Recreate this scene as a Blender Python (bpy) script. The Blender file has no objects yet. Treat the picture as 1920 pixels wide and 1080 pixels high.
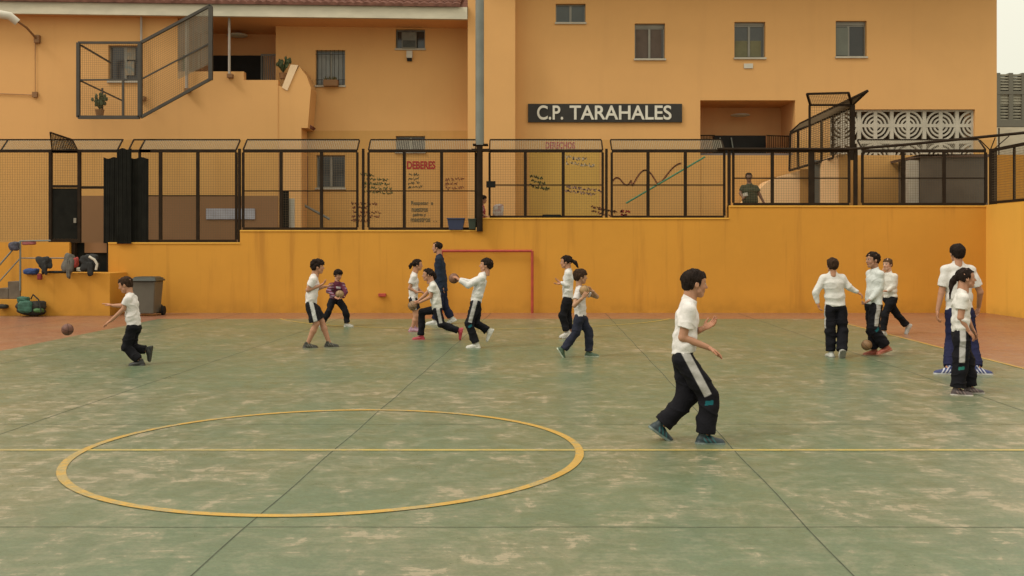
import bpy, math, random
import numpy as np
from mathutils import Vector

# ------------------------------------------------------------------ camera, sky, sun, exposure
scene = bpy.context.scene
COL = scene.collection
F = 1900.0; U0 = 960.0; V0 = 462.0; HC = 1.632          # focal length and horizon in 1920 px units, eye height
cam_d = bpy.data.cameras.new('camera'); cam = bpy.data.objects.new('camera', cam_d); COL.objects.link(cam)
cam.location = (0, 0, HC); cam.rotation_euler = (math.radians(90), 0, 0)
cam_d.sensor_width = 36; cam_d.lens = 36 * F / 1920; cam_d.shift_y = -(540 - V0) / 1920
cam_d.clip_end = 500; cam_d.clip_start = 0.1
scene.camera = cam
w = bpy.data.worlds.new("World"); scene.world = w; w.use_nodes = True
nt = w.node_tree; nt.nodes.clear()
def N(nt, t, **k):
    n = nt.nodes.new(t)
    for a, b in k.items(): setattr(n, a, b)
    return n
SUN_EL, SUN_AZ = math.radians(48), math.radians(-118)      # azimuth from +Y towards +X
sky = N(nt, 'ShaderNodeTexSky', sky_type='NISHITA', sun_disc=False, sun_elevation=SUN_EL, sun_rotation=SUN_AZ)
bgn = N(nt, 'ShaderNodeBackground'); out = N(nt, 'ShaderNodeOutputWorld')
tc = N(nt, 'ShaderNodeTexCoord'); sep = N(nt, 'ShaderNodeSeparateXYZ')
ramp = N(nt, 'ShaderNodeValToRGB')
ramp.color_ramp.elements[0].position = 0.0; ramp.color_ramp.elements[0].color = (.78, .76, .60, 1)
ramp.color_ramp.elements[1].position = 1.0; ramp.color_ramp.elements[1].color = (1.72, 1.62, 1.36, 1)
mulo = N(nt, 'ShaderNodeVectorMath', operation='SCALE'); mulo.inputs['Scale'].default_value = 10.0
mix = N(nt, 'ShaderNodeMix', data_type='RGBA'); mix.inputs[0].default_value = 0.92
L = nt.links
L.new(tc.outputs['Generated'], sep.inputs[0]); L.new(sep.outputs['Z'], ramp.inputs[0])
L.new(ramp.outputs[0], mulo.inputs[0])
L.new(sky.outputs[0], mix.inputs[6]); L.new(mulo.outputs[0], mix.inputs[7])
L.new(mix.outputs[2], bgn.inputs[0]); bgn.inputs[1].default_value = 0.1
L.new(bgn.outputs[0], out.inputs[0])
sd = bpy.data.lights.new('sun', 'SUN'); sun = bpy.data.objects.new('sun', sd); COL.objects.link(sun)
sd.energy = 1.35; sd.angle = math.radians(16); sd.color = (1, .95, .86)
dvec = Vector((math.sin(SUN_AZ) * math.cos(SUN_EL), math.cos(SUN_AZ) * math.cos(SUN_EL), math.sin(SUN_EL)))
sun.rotation_euler = dvec.to_track_quat('Z', 'Y').to_euler()
vs = scene.view_settings; vs.view_transform = 'Standard'; vs.look = 'None'; vs.exposure = 0.04; vs.gamma = 1
scene.cycles.max_bounces = 6

# ------------------------------------------------------------------ helpers
rnd = random.Random(5)
def W(u, v, Z): return ((u - U0) * Z / F, Z, HC - (v - V0) * Z / F)
def WX(u, Z): return (u - U0) * Z / F
def WZ(v, Z): return HC - (v - V0) * Z / F
def tag(o, label=None, cat=None, group=None, kind=None):
    if label: o['label'] = label
    if cat: o['category'] = cat
    if group: o['group'] = group
    if kind: o['kind'] = kind
    return o
def thing(name, label, cat, loc, group=None):
    o = bpy.data.objects.new(name, None); COL.objects.link(o); o.location = loc
    o.empty_display_size = .2
    return tag(o, label, cat, group)
class MB:
    def __init__(s): s.v = []; s.f = []
    def box(s, x0, x1, y0, y1, z0, z1):
        if x0 > x1: x0, x1 = x1, x0
        if y0 > y1: y0, y1 = y1, y0
        if z0 > z1: z0, z1 = z1, z0
        n = len(s.v)
        s.v += [(x0, y0, z0), (x1, y0, z0), (x1, y1, z0), (x0, y1, z0), (x0, y0, z1), (x1, y0, z1), (x1, y1, z1), (x0, y1, z1)]
        s.f += [tuple(n + i for i in q) for q in ((0, 3, 2, 1), (4, 5, 6, 7), (0, 1, 5, 4), (1, 2, 6, 5), (2, 3, 7, 6), (3, 0, 4, 7))]
        return s
    def bar(s, a, b, w, d=None, up=(0, 0, 1)):
        a = Vector(a); b = Vector(b); d = d or w; t = (b - a).normalized(); up = Vector(up)
        if abs(t.dot(up)) > .95: up = Vector((0, 1, 0))
        r = t.cross(up).normalized() * w / 2; q = r.normalized().cross(t).normalized() * d / 2
        n = len(s.v)
        for c in (a, b): s.v += [tuple(c - r - q), tuple(c + r - q), tuple(c + r + q), tuple(c - r + q)]
        s.f += [tuple(n + i for i in k) for k in ((3, 2, 1, 0), (4, 5, 6, 7), (0, 1, 5, 4), (1, 2, 6, 5), (2, 3, 7, 6), (3, 0, 4, 7))]
        return s
    def tube(s, pts, r, n=10, r2=None):
        pts = [Vector(p) for p in pts]; k0 = len(s.v); m = len(pts)
        for i, p in enumerate(pts):
            t = (pts[min(i + 1, m - 1)] - pts[max(i - 1, 0)]).normalized()
            u = Vector((0, 0, 1)) if abs(t.z) < .9 else Vector((1, 0, 0))
            a = t.cross(u).normalized(); b = a.cross(t)
            rr = r if r2 is None else r + (r2 - r) * i / (m - 1)
            for j in range(n):
                an = 2 * math.pi * j / n
                s.v.append(tuple(p + a * rr * math.cos(an) + b * rr * math.sin(an)))
        for i in range(m - 1):
            for j in range(n):
                j2 = (j + 1) % n
                s.f.append((k0 + i * n + j, k0 + i * n + j2, k0 + (i + 1) * n + j2, k0 + (i + 1) * n + j))
        s.f.append(tuple(k0 + j for j in range(n))[::-1]); s.f.append(tuple(k0 + (m - 1) * n + j for j in range(n)))
        return s
    def prism(s, poly, n, a, b):
        """poly (list of 3D points, one face) extruded by vector n*(a..b)"""
        k = len(poly); n0 = len(s.v); n = Vector(n)
        for t in (a, b):
            for p in poly: s.v.append(tuple(Vector(p) + n * t))
        s.f.append(tuple(n0 + i for i in range(k))[::-1]); s.f.append(tuple(n0 + k + i for i in range(k)))
        for i in range(k):
            j = (i + 1) % k; s.f.append((n0 + i, n0 + j, n0 + k + j, n0 + k + i))
        return s
    def ball(s, c, r, sc=(1, 1, 1), n=16, m=10):
        k0 = len(s.v)
        for i in range(m + 1):
            th = math.pi * i / m
            for j in range(n):
                ph = 2 * math.pi * j / n
                s.v.append((c[0] + r * sc[0] * math.sin(th) * math.cos(ph), c[1] + r * sc[1] * math.sin(th) * math.sin(ph), c[2] + r * sc[2] * math.cos(th)))
        for i in range(m):
            for j in range(n):
                j2 = (j + 1) % n; s.f.append((k0 + i * n + j, k0 + (i + 1) * n + j, k0 + (i + 1) * n + j2, k0 + i * n + j2))
        return s
    def build(s, name, mat, parent=None, bevel=0, smooth=False, label=None, fix=True):
        me = bpy.data.meshes.new(name)
        off = Vector((0, 0, 0))
        p = parent
        while p is not None: off += p.location; p = p.parent
        me.from_pydata([tuple(Vector(v) - off) for v in s.v], [], s.f)
        if fix:
            import bmesh
            bm = bmesh.new(); bm.from_mesh(me); bmesh.ops.recalc_face_normals(bm, faces=bm.faces); bm.to_mesh(me); bm.free()
        me.materials.append(mat)
        if smooth:
            me.polygons.foreach_set('use_smooth', [True] * len(me.polygons)); me.set_sharp_from_angle(angle=math.radians(42))
        o = bpy.data.objects.new(name, me); COL.objects.link(o); o.parent = parent
        if bevel:
            b = o.modifiers.new('b', 'BEVEL'); b.width = bevel; b.segments = 2; b.limit_method = 'ANGLE'
        if label: o['label'] = label
        return o

# ------------------------------------------------------------------ materials
MATS = {}
def mat(name, col, rough=.6, metal=0, noise=0, nscale=3, bump=0, bscale=60, col2=None, spec=.5, stretch=(1, 1, 1)):
    if name in MATS: return MATS[name]
    m = bpy.data.materials.new(name); m.use_nodes = True; t = m.node_tree; b = t.nodes['Principled BSDF']
    b.inputs['Base Color'].default_value = (*col, 1); b.inputs['Roughness'].default_value = rough; b.inputs['Metallic'].default_value = metal
    b.inputs['Specular IOR Level'].default_value = spec
    g = N(t, 'ShaderNodeNewGeometry'); mp = N(t, 'ShaderNodeMapping'); mp.inputs['Scale'].default_value = stretch
    t.links.new(g.outputs['Position'], mp.inputs[0])
    if noise:
        n = N(t, 'ShaderNodeTexNoise'); n.inputs['Scale'].default_value = nscale; n.inputs['Detail'].default_value = 6
        t.links.new(mp.outputs[0], n.inputs[0])
        r = N(t, 'ShaderNodeValToRGB'); c2 = col2 or tuple(c * (1 - noise) for c in col)
        r.color_ramp.elements[0].position = .3; r.color_ramp.elements[0].color = (*c2, 1)
        r.color_ramp.elements[1].position = .7; r.color_ramp.elements[1].color = (*col, 1)
        t.links.new(n.outputs[0], r.inputs[0]); t.links.new(r.outputs[0], b.inputs['Base Color'])
    if bump:
        n = N(t, 'ShaderNodeTexNoise'); n.inputs['Scale'].default_value = bscale; n.inputs['Detail'].default_value = 4
        t.links.new(g.outputs['Position'], n.inputs[0])
        bp = N(t, 'ShaderNodeBump'); bp.inputs['Strength'].default_value = bump; bp.inputs['Distance'].default_value = .01
        t.links.new(n.outputs[0], bp.inputs['Height']); t.links.new(bp.outputs[0], b.inputs['Normal'])
    MATS[name] = m; return m

def node_noise(t, vec, scale, detail=6, rough=.55, st=(1, 1, 1), dist=0, rot=0, loc=(0, 0, 0)):
    mp = N(t, 'ShaderNodeMapping'); mp.inputs['Scale'].default_value = st; mp.inputs['Rotation'].default_value = (0, 0, rot)
    mp.inputs['Location'].default_value = loc
    t.links.new(vec, mp.inputs[0])
    n = N(t, 'ShaderNodeTexNoise'); n.inputs['Scale'].default_value = scale; n.inputs['Detail'].default_value = detail
    n.inputs['Roughness'].default_value = rough; n.inputs['Distortion'].default_value = dist
    t.links.new(mp.outputs[0], n.inputs[0]); return n.outputs[0]
def node_range(t, val, a, b, c=0, d=1, smooth=True):
    n = N(t, 'ShaderNodeMapRange'); n.interpolation_type = 'SMOOTHSTEP' if smooth else 'LINEAR'
    for i, x in enumerate((a, b, c, d)): n.inputs[i + 1].default_value = x
    t.links.new(val, n.inputs[0]); return n.outputs[0]
def node_math(t, op, a, b):
    n = N(t, 'ShaderNodeMath', operation=op)
    for i, x in enumerate((a, b)):
        if isinstance(x, (int, float)): n.inputs[i].default_value = x
        else: t.links.new(x, n.inputs[i])
    return n.outputs[0]
def node_mix(t, fac, a, b):
    n = N(t, 'ShaderNodeMix', data_type='RGBA')
    for i, x in ((0, fac), (6, a), (7, b)):
        if isinstance(x, tuple): n.inputs[i].default_value = (*x, 1)
        elif isinstance(x, (int, float)): n.inputs[i].default_value = x
        else: t.links.new(x, n.inputs[i])
    return n.outputs[2]

def court_mat(name, paint, paint2, bare, wear=.0, line=False):
    """worn court paint: base paint, patches rubbed down to the beige concrete, streaks"""
    m = bpy.data.materials.new(name); m.use_nodes = True; t = m.node_tree; b = t.nodes['Principled BSDF']
    P = N(t, 'ShaderNodeNewGeometry').outputs['Position']
    big = node_noise(t, P, .35, 3, .5)
    n1 = node_noise(t, P, 2.5, 10, .72, (1.25, .8, 1), .7)
    n2 = node_noise(t, P, 6, 9, .75, (.8, 1.0, 1), .5)
    n3 = node_noise(t, P, 16, 6, .65, (.22, 1.8, 1), .3)
    s = node_math(t, 'ADD', n1, node_math(t, 'MULTIPLY', node_math(t, 'SUBTRACT', n2, .5), .8))
    s = node_math(t, 'ADD', s, node_math(t, 'MULTIPLY', node_math(t, 'SUBTRACT', n3, .5), .42))
    s = node_math(t, 'ADD', s, node_math(t, 'MULTIPLY', node_math(t, 'SUBTRACT', big, .5), .45))
    sy = N(t, 'ShaderNodeSeparateXYZ'); t.links.new(P, sy.inputs[0]); s = node_math(t, 'ADD', s, node_range(t, sy.outputs['Y'], 5, 16, .015, -.03))
    patch = node_range(t, s, .625 - wear, .645 - wear)
    tone = node_range(t, s, .42, .62)
    col = node_mix(t, node_range(t, big, .35, .7), paint, paint2)
    fine = node_noise(t, P, 55, 4, .7)
    col = node_mix(t, node_math(t, 'MULTIPLY', tone, .26), col, bare)
    blot = node_range(t, node_noise(t, P, .9, 5, .6, (1, 1, 1), 0, 0, (7, 3, 0)), .42, .62)
    col = node_mix(t, node_math(t, 'MULTIPLY', blot, .25), col, tuple(c * .72 for c in paint))
    col = node_mix(t, node_math(t, 'MULTIPLY', patch, .62), col, bare)
    sp = node_range(t, fine, .3, .7, .86, 1.1)
    mm = N(t, 'ShaderNodeVectorMath', operation='MULTIPLY'); t.links.new(col, mm.inputs[0]); t.links.new(sp, mm.inputs[1])
    t.links.new(mm.outputs[0], b.inputs['Base Color'])
    rg = node_range(t, n2, .3, .7, .27, .42); t.links.new(rg, b.inputs['Roughness'])
    b.inputs['Specular IOR Level'].default_value = .45
    bp = N(t, 'ShaderNodeBump'); bp.inputs['Strength'].default_value = .25; bp.inputs['Distance'].default_value = .004
    t.links.new(node_math(t, 'SUBTRACT', fine, patch), bp.inputs['Height']); t.links.new(bp.outputs[0], b.inputs['Normal'])
    return m

def stucco(name, col, streak=.25, scol=None, blotch=.12, dirt_h=None):
    """painted render wall with rain streaks and blotches"""
    m = bpy.data.materials.new(name); m.use_nodes = True; t = m.node_tree; b = t.nodes['Principled BSDF']
    P = N(t, 'ShaderNodeNewGeometry').outputs['Position']
    sc = scol or tuple(c * .55 for c in col)
    a = node_noise(t, P, 2.6, 5, .6, (1, 1, .07), .15)
    a2 = node_noise(t, P, 9, 4, .6, (1, 1, .05))
    bl = node_noise(t, P, .55, 5, .6)
    st = node_math(t, 'ADD', node_range(t, a, .52, .72), node_math(t, 'MULTIPLY', node_range(t, a2, .58, .75), .5))
    c = node_mix(t, node_math(t, 'MULTIPLY', st, streak), col, sc)
    c = node_mix(t, node_math(t, 'MULTIPLY', node_range(t, bl, .35, .7), blotch * 2), c, tuple(x * .78 for x in col))
    if dirt_h:
        sep = N(t, 'ShaderNodeSeparateXYZ'); t.links.new(P, sep.inputs[0])
        d = node_math(t, 'MULTIPLY', node_range(t, sep.outputs['Z'], dirt_h, 0), node_range(t, node_noise(t, P, 4, 5), .3, .7, .2, .6))
        c = node_mix(t, d, c, tuple(x * .6 for x in col))
    t.links.new(c, b.inputs['Base Color']); b.inputs['Roughness'].default_value = .75
    b.inputs['Specular IOR Level'].default_value = .3
    bp = N(t, 'ShaderNodeBump'); bp.inputs['Strength'].default_value = .25; bp.inputs['Distance'].default_value = .004
    t.links.new(node_noise(t, P, 45, 5, .6), bp.inputs['Height']); t.links.new(bp.outputs[0], b.inputs['Normal'])
    return m

M_green = court_mat('court_green', (.110, .152, .086), (.140, .153, .084), (.36, .295, .20))
M_red = court_mat('court_red', (.27, .115, .065), (.25, .12, .07), (.34, .22, .13), -.03)
M_line = court_mat('line_yellow', (.52, .31, .06), (.50, .31, .07), (.30, .26, .13), .075)
M_wline = court_mat('line_faded', (.50, .38, .10), (.48, .37, .11), (.32, .27, .13), .07)
M_joint = mat('joint', (.07, .08, .048), .9, noise=.4, nscale=8)
M_asph = mat('ground', (.2, .17, .13), .9, noise=.3)
M_yel = stucco('retaining_yellow', (.61, .285, .036), .5, (.33, .13, .018), .2, .5)
M_side = stucco('side_wall_yellow_lit', (.76, .41, .065), .25, (.4, .18, .02), .1, .3)  # raised yellow, with light from the left put into the colour
M_peach = stucco('facade_peach', (.68, .37, .135), .09, (.45, .24, .09), .12)
M_low = stucco('facade_low', (.60, .325, .10), .2, (.42, .21, .05), .2)
M_brown = stucco('dado_brown', (.25, .13, .058), .2, (.13, .06, .03), .15)
M_recess = stucco('recess_paint', (.70, .36, .15), .1, None, .1)
M_cream = mat('fascia_cream', (.62, .57, .44), .7, noise=.2, nscale=2, stretch=(1, 1, 3))
M_tile = mat('roof_tile', (.20, .095, .07), .9, noise=.45, nscale=6, spec=.05)
M_iron = mat('iron_dark', (.030, .019, .011), .8, noise=.35, nscale=5, spec=.12)
M_wire = mat('wire', (.13, .085, .04), .7)
M_wirel = mat('wire_light', (.30, .26, .19), .5, metal=.3)
M_alu = mat('aluminium', (.26, .24, .20), .5, metal=.3, noise=.2)
M_sill = mat('sill', (.50, .45, .36), .7, noise=.2)
M_galv = mat('pole_paint', (.19, .20, .175), .5, noise=.25, nscale=2.5)
M_whitep = mat('white_paint', (.60, .56, .47), .6, noise=.15)
M_black = mat('black_paint', (.022, .020, .018), .7, noise=.3, spec=.15)
M_sign = mat('sign_board', (.028, .024, .019), .7, noise=.35, nscale=3)
M_letter = mat('letter_white', (.70, .66, .56), .6, noise=.12, nscale=4)
M_redp = mat('red_paint', (.45, .06, .035), .6, noise=.3, nscale=6)
M_conc = mat('concrete', (.16, .125, .09), .9, noise=.35, nscale=5, bump=.3)
M_tarp = mat('tarp_dark', (.013, .013, .010), .8, noise=.5, nscale=4, spec=.12)
def glass(name, c, r=.12):
    return mat(name, c, r, noise=.35, nscale=2.2, spec=.6)

# ------------------------------------------------------------------ ground, court, markings
def struct(mb, name, m, **k): return tag(mb.build(name, m, **k), kind='structure')
def sheet(poly, z): return [(x, y, z) for x, y in poly]
m = MB(); m.v = [(-90, -30, 0), (90, -30, 0), (90, 160, 0), (-90, 160, 0)]; m.f = [(0, 1, 2, 3)]
struct(m, 'ground', M_asph)
m = MB(); m.v = sheet([(-40, -6), (11.6, -6), (11.6, 25), (-40, 25)], .004); m.f = [(0, 1, 2, 3)]
struct(m, 'court_border', M_red)
XR = lambda z: 6.42 + .028 * z          # right touch line
XL = lambda z: -8.05 + .006 * z
m = MB(); m.v = sheet([(XL(-6), -6), (XR(-6), -6), (XR(22.7), 22.7), (XL(22.7), 22.7)], .008); m.f = [(0, 1, 2, 3)]
struct(m, 'court_floor', M_green)
def ribbon(pts, w, z):
    mb = MB(); n = len(pts); pts = [Vector((p[0], p[1], 0)) for p in pts]
    for i, p in enumerate(pts):
        t = (pts[min(i + 1, n - 1)] - pts[max(i - 1, 0)]).normalized(); q = Vector((-t.y, t.x, 0)) * w / 2
        mb.v += [(p.x + q.x, p.y + q.y, z), (p.x - q.x, p.y - q.y, z)]
    mb.f = [(2 * i, 2 * i + 1, 2 * i + 3, 2 * i + 2) for i in range(n - 1)]
    return mb
def markings():
    C = (-1.435, 8.07); R = 1.97
    struct(ribbon([(C[0] + R * math.cos(a), C[1] + R * math.sin(a)) for a in np.linspace(0, 2 * math.pi, 129)], .066, .0130), 'centre_circle', M_line)
    struct(ribbon([(x, 8.07) for x in np.linspace(-7.9, 6.6, 60)], .058, .0115), 'halfway_line', M_wline)
    struct(ribbon([(XR(y), y) for y in np.linspace(-5, 23, 40)], .06, .0125), 'touch_line', M_line)
    struct(ribbon([(-.83 + 4.75 * math.cos(a), 24.6 + 4.75 * math.sin(a)) for a in np.linspace(math.radians(203), math.radians(337), 60)], .06, .0125), 'goal_area_line', M_wline)
    mb = MB()
    jx = [(-10.9, .044), (-7.75, .048), (-4.78, .040), (-1.86, .055), (1.53, .030), (4.75, .03)]
    for a, k in jx:
        r = ribbon([(a + k * y + .006 * math.sin(y * 3), y) for y in np.linspace(1, 24.6, 60)], .009, .0095); n = len(mb.v)
        mb.v += r.v; mb.f += [tuple(n + i for i in f) for f in r.f]
    for y in (2.6, 5.86, 9.25, 12.5, 15.8, 19.1, 22.3):
        r = ribbon([(x, y + .004 * math.sin(x * 4)) for x in np.linspace(-14, 11.4, 60)], .006, .0100); n = len(mb.v)
        mb.v += r.v; mb.f += [tuple(n + i for i in f) for f in r.f]
    struct(mb, 'floor_joint', M_joint)
markings()
# ------------------------------------------------------------------ retaining wall, terrace, side wall
ZW = 24.8
def wpx(mb, u0, u1, v0, v1, Z, d):       # box whose front face fills px rect at depth Z, going d back
    mb.box(WX(u0, Z), WX(u1, Z), Z, Z + d, WZ(v0, Z), WZ(v1, Z)); return mb
mb = MB()
steps = [(203, 450, 457), (450, 905, 434), (905, 1367, 411), (1367, 1850, 388)]
for u0, u1, v in steps:
    mb.box(WX(u0, ZW), WX(u1, ZW), ZW, ZW + .3, -.05, WZ(v, ZW))
rw = tag(mb.build('retaining_wall', M_yel), 'long orange-yellow court wall rising in three steps under the mesh fence', 'wall')
rw_e = rw
mb = MB()
for u0, u1, v in steps:
    mb.box(WX(u0, ZW) + .003, WX(u1, ZW) - .003, ZW - .02, ZW + .28, WZ(v, ZW) + .002, WZ(v, ZW) + .035)
mb.build('coping', M_side, rw)
mb = MB(); mb.box(11.6, 11.9, 6, ZW + .3, -.05, 2.645)
tag(mb.build('side_wall', M_side), 'bright yellow side wall at the right edge, running towards the camera', 'wall')
mb = MB(); mb.box(-40, 30, ZW + .32, 45, -.1, 1.55)
struct(mb, 'terrace', M_conc)
mb = MB()
tag(mb.box(WX(710, ZW) + .0, WX(724, ZW), ZW - .07, ZW - .003, WZ(556, ZW), WZ(550, ZW)).build('junction_box', M_redp, bevel=.01), 'small dark red box fixed low on the yellow wall', 'box')
# left: yellow wall behind ledge, opening, ledge
mb = MB(); mb.box(-30, WX(130, ZW), ZW, ZW + .3, -.05, WZ(454, ZW))
tag(mb.build('back_wall', M_yel), 'short yellow wall behind the ledge of hanging jackets, far left', 'wall')
ZL = 23.75
lw = thing('ledge_wall', 'low orange ledge wall with jackets on top, left of the grey bin', 'wall', (WX(120, ZL), ZL, 0))
mb = MB(); mb.box(WX(39, ZL), WX(206, ZL), ZL, ZW - .004, 0, WZ(512, ZL)); mb.box(WX(-120, ZL), WX(39, ZL), ZL, ZW - .004, 0, WZ(561, ZL))
mb.build('wall', M_yel, lw, bevel=.01)
mb = MB()
for i in range(4):
    x1 = WX(38, ZL) - .02 - i * .27
    mb.box(x1 - .30, x1, ZL + .05, ZW - .01, WZ(561, ZL) + .002, WZ(528, ZL) - i * .0 - .16 * i if WZ(528, ZL) - .16 * i > WZ(561, ZL) + .03 else WZ(561, ZL) + .04)
st = tag(mb.build('stair_flight', M_conc, bevel=.01), 'grey concrete steps beside the handrail at the left edge', 'stairs')
# dark recess door in the opening
dd = thing('basement_door', 'dark door set back in the opening above the ledge wall', 'door', (WX(165, 25.3), 25.2, WZ(512, ZW)))
mb = MB(); mb.box(WX(131, ZW), WX(202, ZW), ZW + .25, ZW + .29, WZ(515, ZW), WZ(455, ZW)); mb.build('panel', M_tarp, dd)
mb = MB(); mb.box(WX(131, ZW), WX(137, ZW), ZW + .1, ZW + .25, WZ(515, ZW), WZ(455, ZW)); mb.box(WX(197, ZW), WX(202, ZW), ZW + .1, ZW + .25, WZ(515, ZW), WZ(455, ZW)); mb.build('frame', M_iron, dd)
# lower sheet: brown
mb = MB(); mb.box(WX(152, ZW), WX(194, ZW), ZW + .2, ZW + .245, WZ(474, ZW), WZ(455, ZW)); mb.build('upper_panel', M_brown, dd)
# handrail
hr = thing('handrail', 'thin metal handrail sloping beside the steps at the left edge', 'handrail', W(38, 545, ZL))
mb = MB(); mb.tube([W(38, 545, ZL), W(38, 452, ZL)], .022); mb.build('post', M_galv, hr)
mb = MB(); mb.tube([W(38, 452, ZL), W(-40, 542, ZL)], .02); mb.tube([W(38, 452, ZL), W(95, 451, ZL)], .018); mb.build('rail', M_galv, hr)
mb = MB(); mb.tube([W(38, 484, ZL), W(-30, 560, ZL)], .015); mb.tube([W(38, 484, ZL), W(132, 484, ZL)], .015); mb.tube([W(132, 484, ZL), W(132, 512, ZL)], .015); mb.build('lower_rail', M_galv, hr)

# ------------------------------------------------------------------ fence
def wires(mb, x0, x1, z0, z1, y, sp=.06, r=.0036, y1=None):
    y1 = y if y1 is None else y1
    n = max(1, int(round((x1 - x0) / sp)))
    for i in range(1, n):
        x = x0 + (x1 - x0) * i / n; mb.bar((x, y, z0), (x, y1, z1), r)
    L_ = math.hypot(z1 - z0, y1 - y); n = max(1, int(round(L_ / sp)))
    for i in range(1, n):
        t = i / n; mb.bar((x0, y + (y1 - y) * t + .004, z0 + (z1 - z0) * t), (x1, y + (y1 - y) * t + .004, z0 + (z1 - z0) * t), r)
ZF = ZW + .10
FTOP = WZ(282, ZF)
def fence_panel(u0, u1, vb, vmid, ups, label, over=True):
    x0, x1 = WX(u0, ZF), WX(u1, ZF); zb = WZ(vb, ZF); zm = WZ(vmid, ZF)
    t = thing('mesh_fence', label, 'fence', ((x0 + x1) / 2, ZF, zb), 'mesh fence panels on top of the court wall')
    mb = MB(); wd = .075
    mb.box(x0, x1, ZF - .03, ZF + .03, zb - .01, zb + .075)
    mb.box(x0, x1, ZF - .03, ZF + .03, FTOP - .05, FTOP + .025)
    for u in [u0] + ups + [u1]:
        x = WX(u, ZF); ww = .055 if u in (u0, u1) else .075
        mb.box(x - ww / 2, x + ww / 2, ZF - .028, ZF + .028, zb + .076, FTOP - .051)
    mb.box(x0 + .03, x1 - .03, ZF - .018, ZF + .018, zm - .014, zm + .014)
    mb.build('frame', M_iron, t)
    mb = MB(); wires(mb, x0 + .03, x1 - .03, zb + .07, FTOP - .05, ZF); mb.build('wire_mesh', M_wire, t, fix=False)
    if over:
        y1 = ZF + .35; z1 = WZ(262, y1)
        mb = MB(); wires(mb, x0, x1, FTOP, z1, ZF, .045, .0065, y1); mb.build('overhang_mesh', M_wirel, t, fix=False)
        mb = MB(); mb.bar((x0, y1, z1), (x1, y1, z1), .035); mb.bar((x0, ZF, FTOP + .02), (x0, y1, z1 - .02), .03); mb.bar((x1, ZF, FTOP + .02), (x1, y1, z1 - .02), .03)
        mb.build('overhang_frame', M_iron, t)
    return t
fence_panel(262, 443, 455, 367, [301, 371], 'mesh panel right of the black tarpaulin, on the lowest wall step')
fence_panel(456, 670, 432, 358, [527, 603], 'mesh panel with white dustbin edge behind, second wall step')
fence_panel(691, 892, 432, 358, [758, 828], 'mesh panel in front of the red DEBERES graffiti')
fence_panel(918, 1130, 410, 347, [985, 1056], 'mesh panel just right of the tall grey pole')
fence_panel(1147, 1358, 410, 347, [1215, 1285], 'mesh panel in front of the green diagonal paint line')
fence_panel(1375, 1592, 386, 334, [1448, 1524], 'mesh panel in front of the man in the green shirt', over=False)
fence_panel(1617, 1848, 386, 334, [1693, 1770], 'mesh panel in front of the grey shed by the corner')
def post(u, vb, wd, label, ztop=None):
    x = WX(u, ZF); mb = MB(); mb.box(x - wd / 2, x + wd / 2, ZF - .04, ZF + .04, WZ(vb, ZF), (ztop or FTOP + .04))
    tag(mb.build('steel_post', M_iron, bevel=.006), label, 'post', 'posts between the fence panels')
post(681, 436, .06, 'dark post between the DEBERES panel and the panel left of it')
post(1137, 413, .06, 'dark post between the two panels right of the grey pole')
post(1367, 413, .07, 'dark post at the last step of the wall, left of the green-shirted man')
post(1604, 390, .09, 'dark post between the green-shirted man and the grey shed')
post(1862, 388, .17, 'thick dark corner post at the meeting of the two yellow walls')
post(1521, 389, .13, 'broad dark green gate post under the caged stair')
post(449, 458, .06, 'dark post at the first step of the wall')
# side fence on the right wall
t = thing('side_fence', 'mesh fence on the bright side wall at the right edge', 'fence', (11.7, 15, 2.66))
mb = MB(); mb.box(11.68, 11.74, 8, ZF - .1, 2.67, 2.73); mb.box(11.68, 11.74, 8, ZF - .1, FTOP - .05, FTOP + .02)
for y in np.arange(8.2, 24, 1.4): mb.box(11.685, 11.735, y, y + .05, 2.73, FTOP - .05)
mb.build('frame', M_iron, t)
mb = MB()
for y in np.arange(17, 24.6, .06): mb.bar((11.7, y, 2.73), (11.7, y, FTOP), .0048)
for z in np.arange(2.75, FTOP, .06): mb.bar((11.7, 8, z), (11.7, 24.7, z), .0048)
mb.build('wire_mesh', M_wire, t, fix=False)
mb = MB(); mb.tube([W(1345, 279.5, ZF - .07), W(1596, 279.5, ZF - .07), W(1700, 271, 24.35), W(1920, 249, 23.2), W(2050, 233, 22.3)], .034, 10)
tag(mb.build('brace_pipe', M_iron, smooth=True), 'long grey pipe rising to the right edge above the fence', 'pipe')
mb = MB()
for a, b in (((1837, 262), (1856, 281)), ((1866, 258), (1857, 281)), ((1892, 255), (1862, 281))): mb.bar(W(*a, ZF), W(*b, ZF), .02)
tag(mb.build('fence_brace', M_iron), 'thin V-shaped braces above the thick corner post', 'brace')

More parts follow.
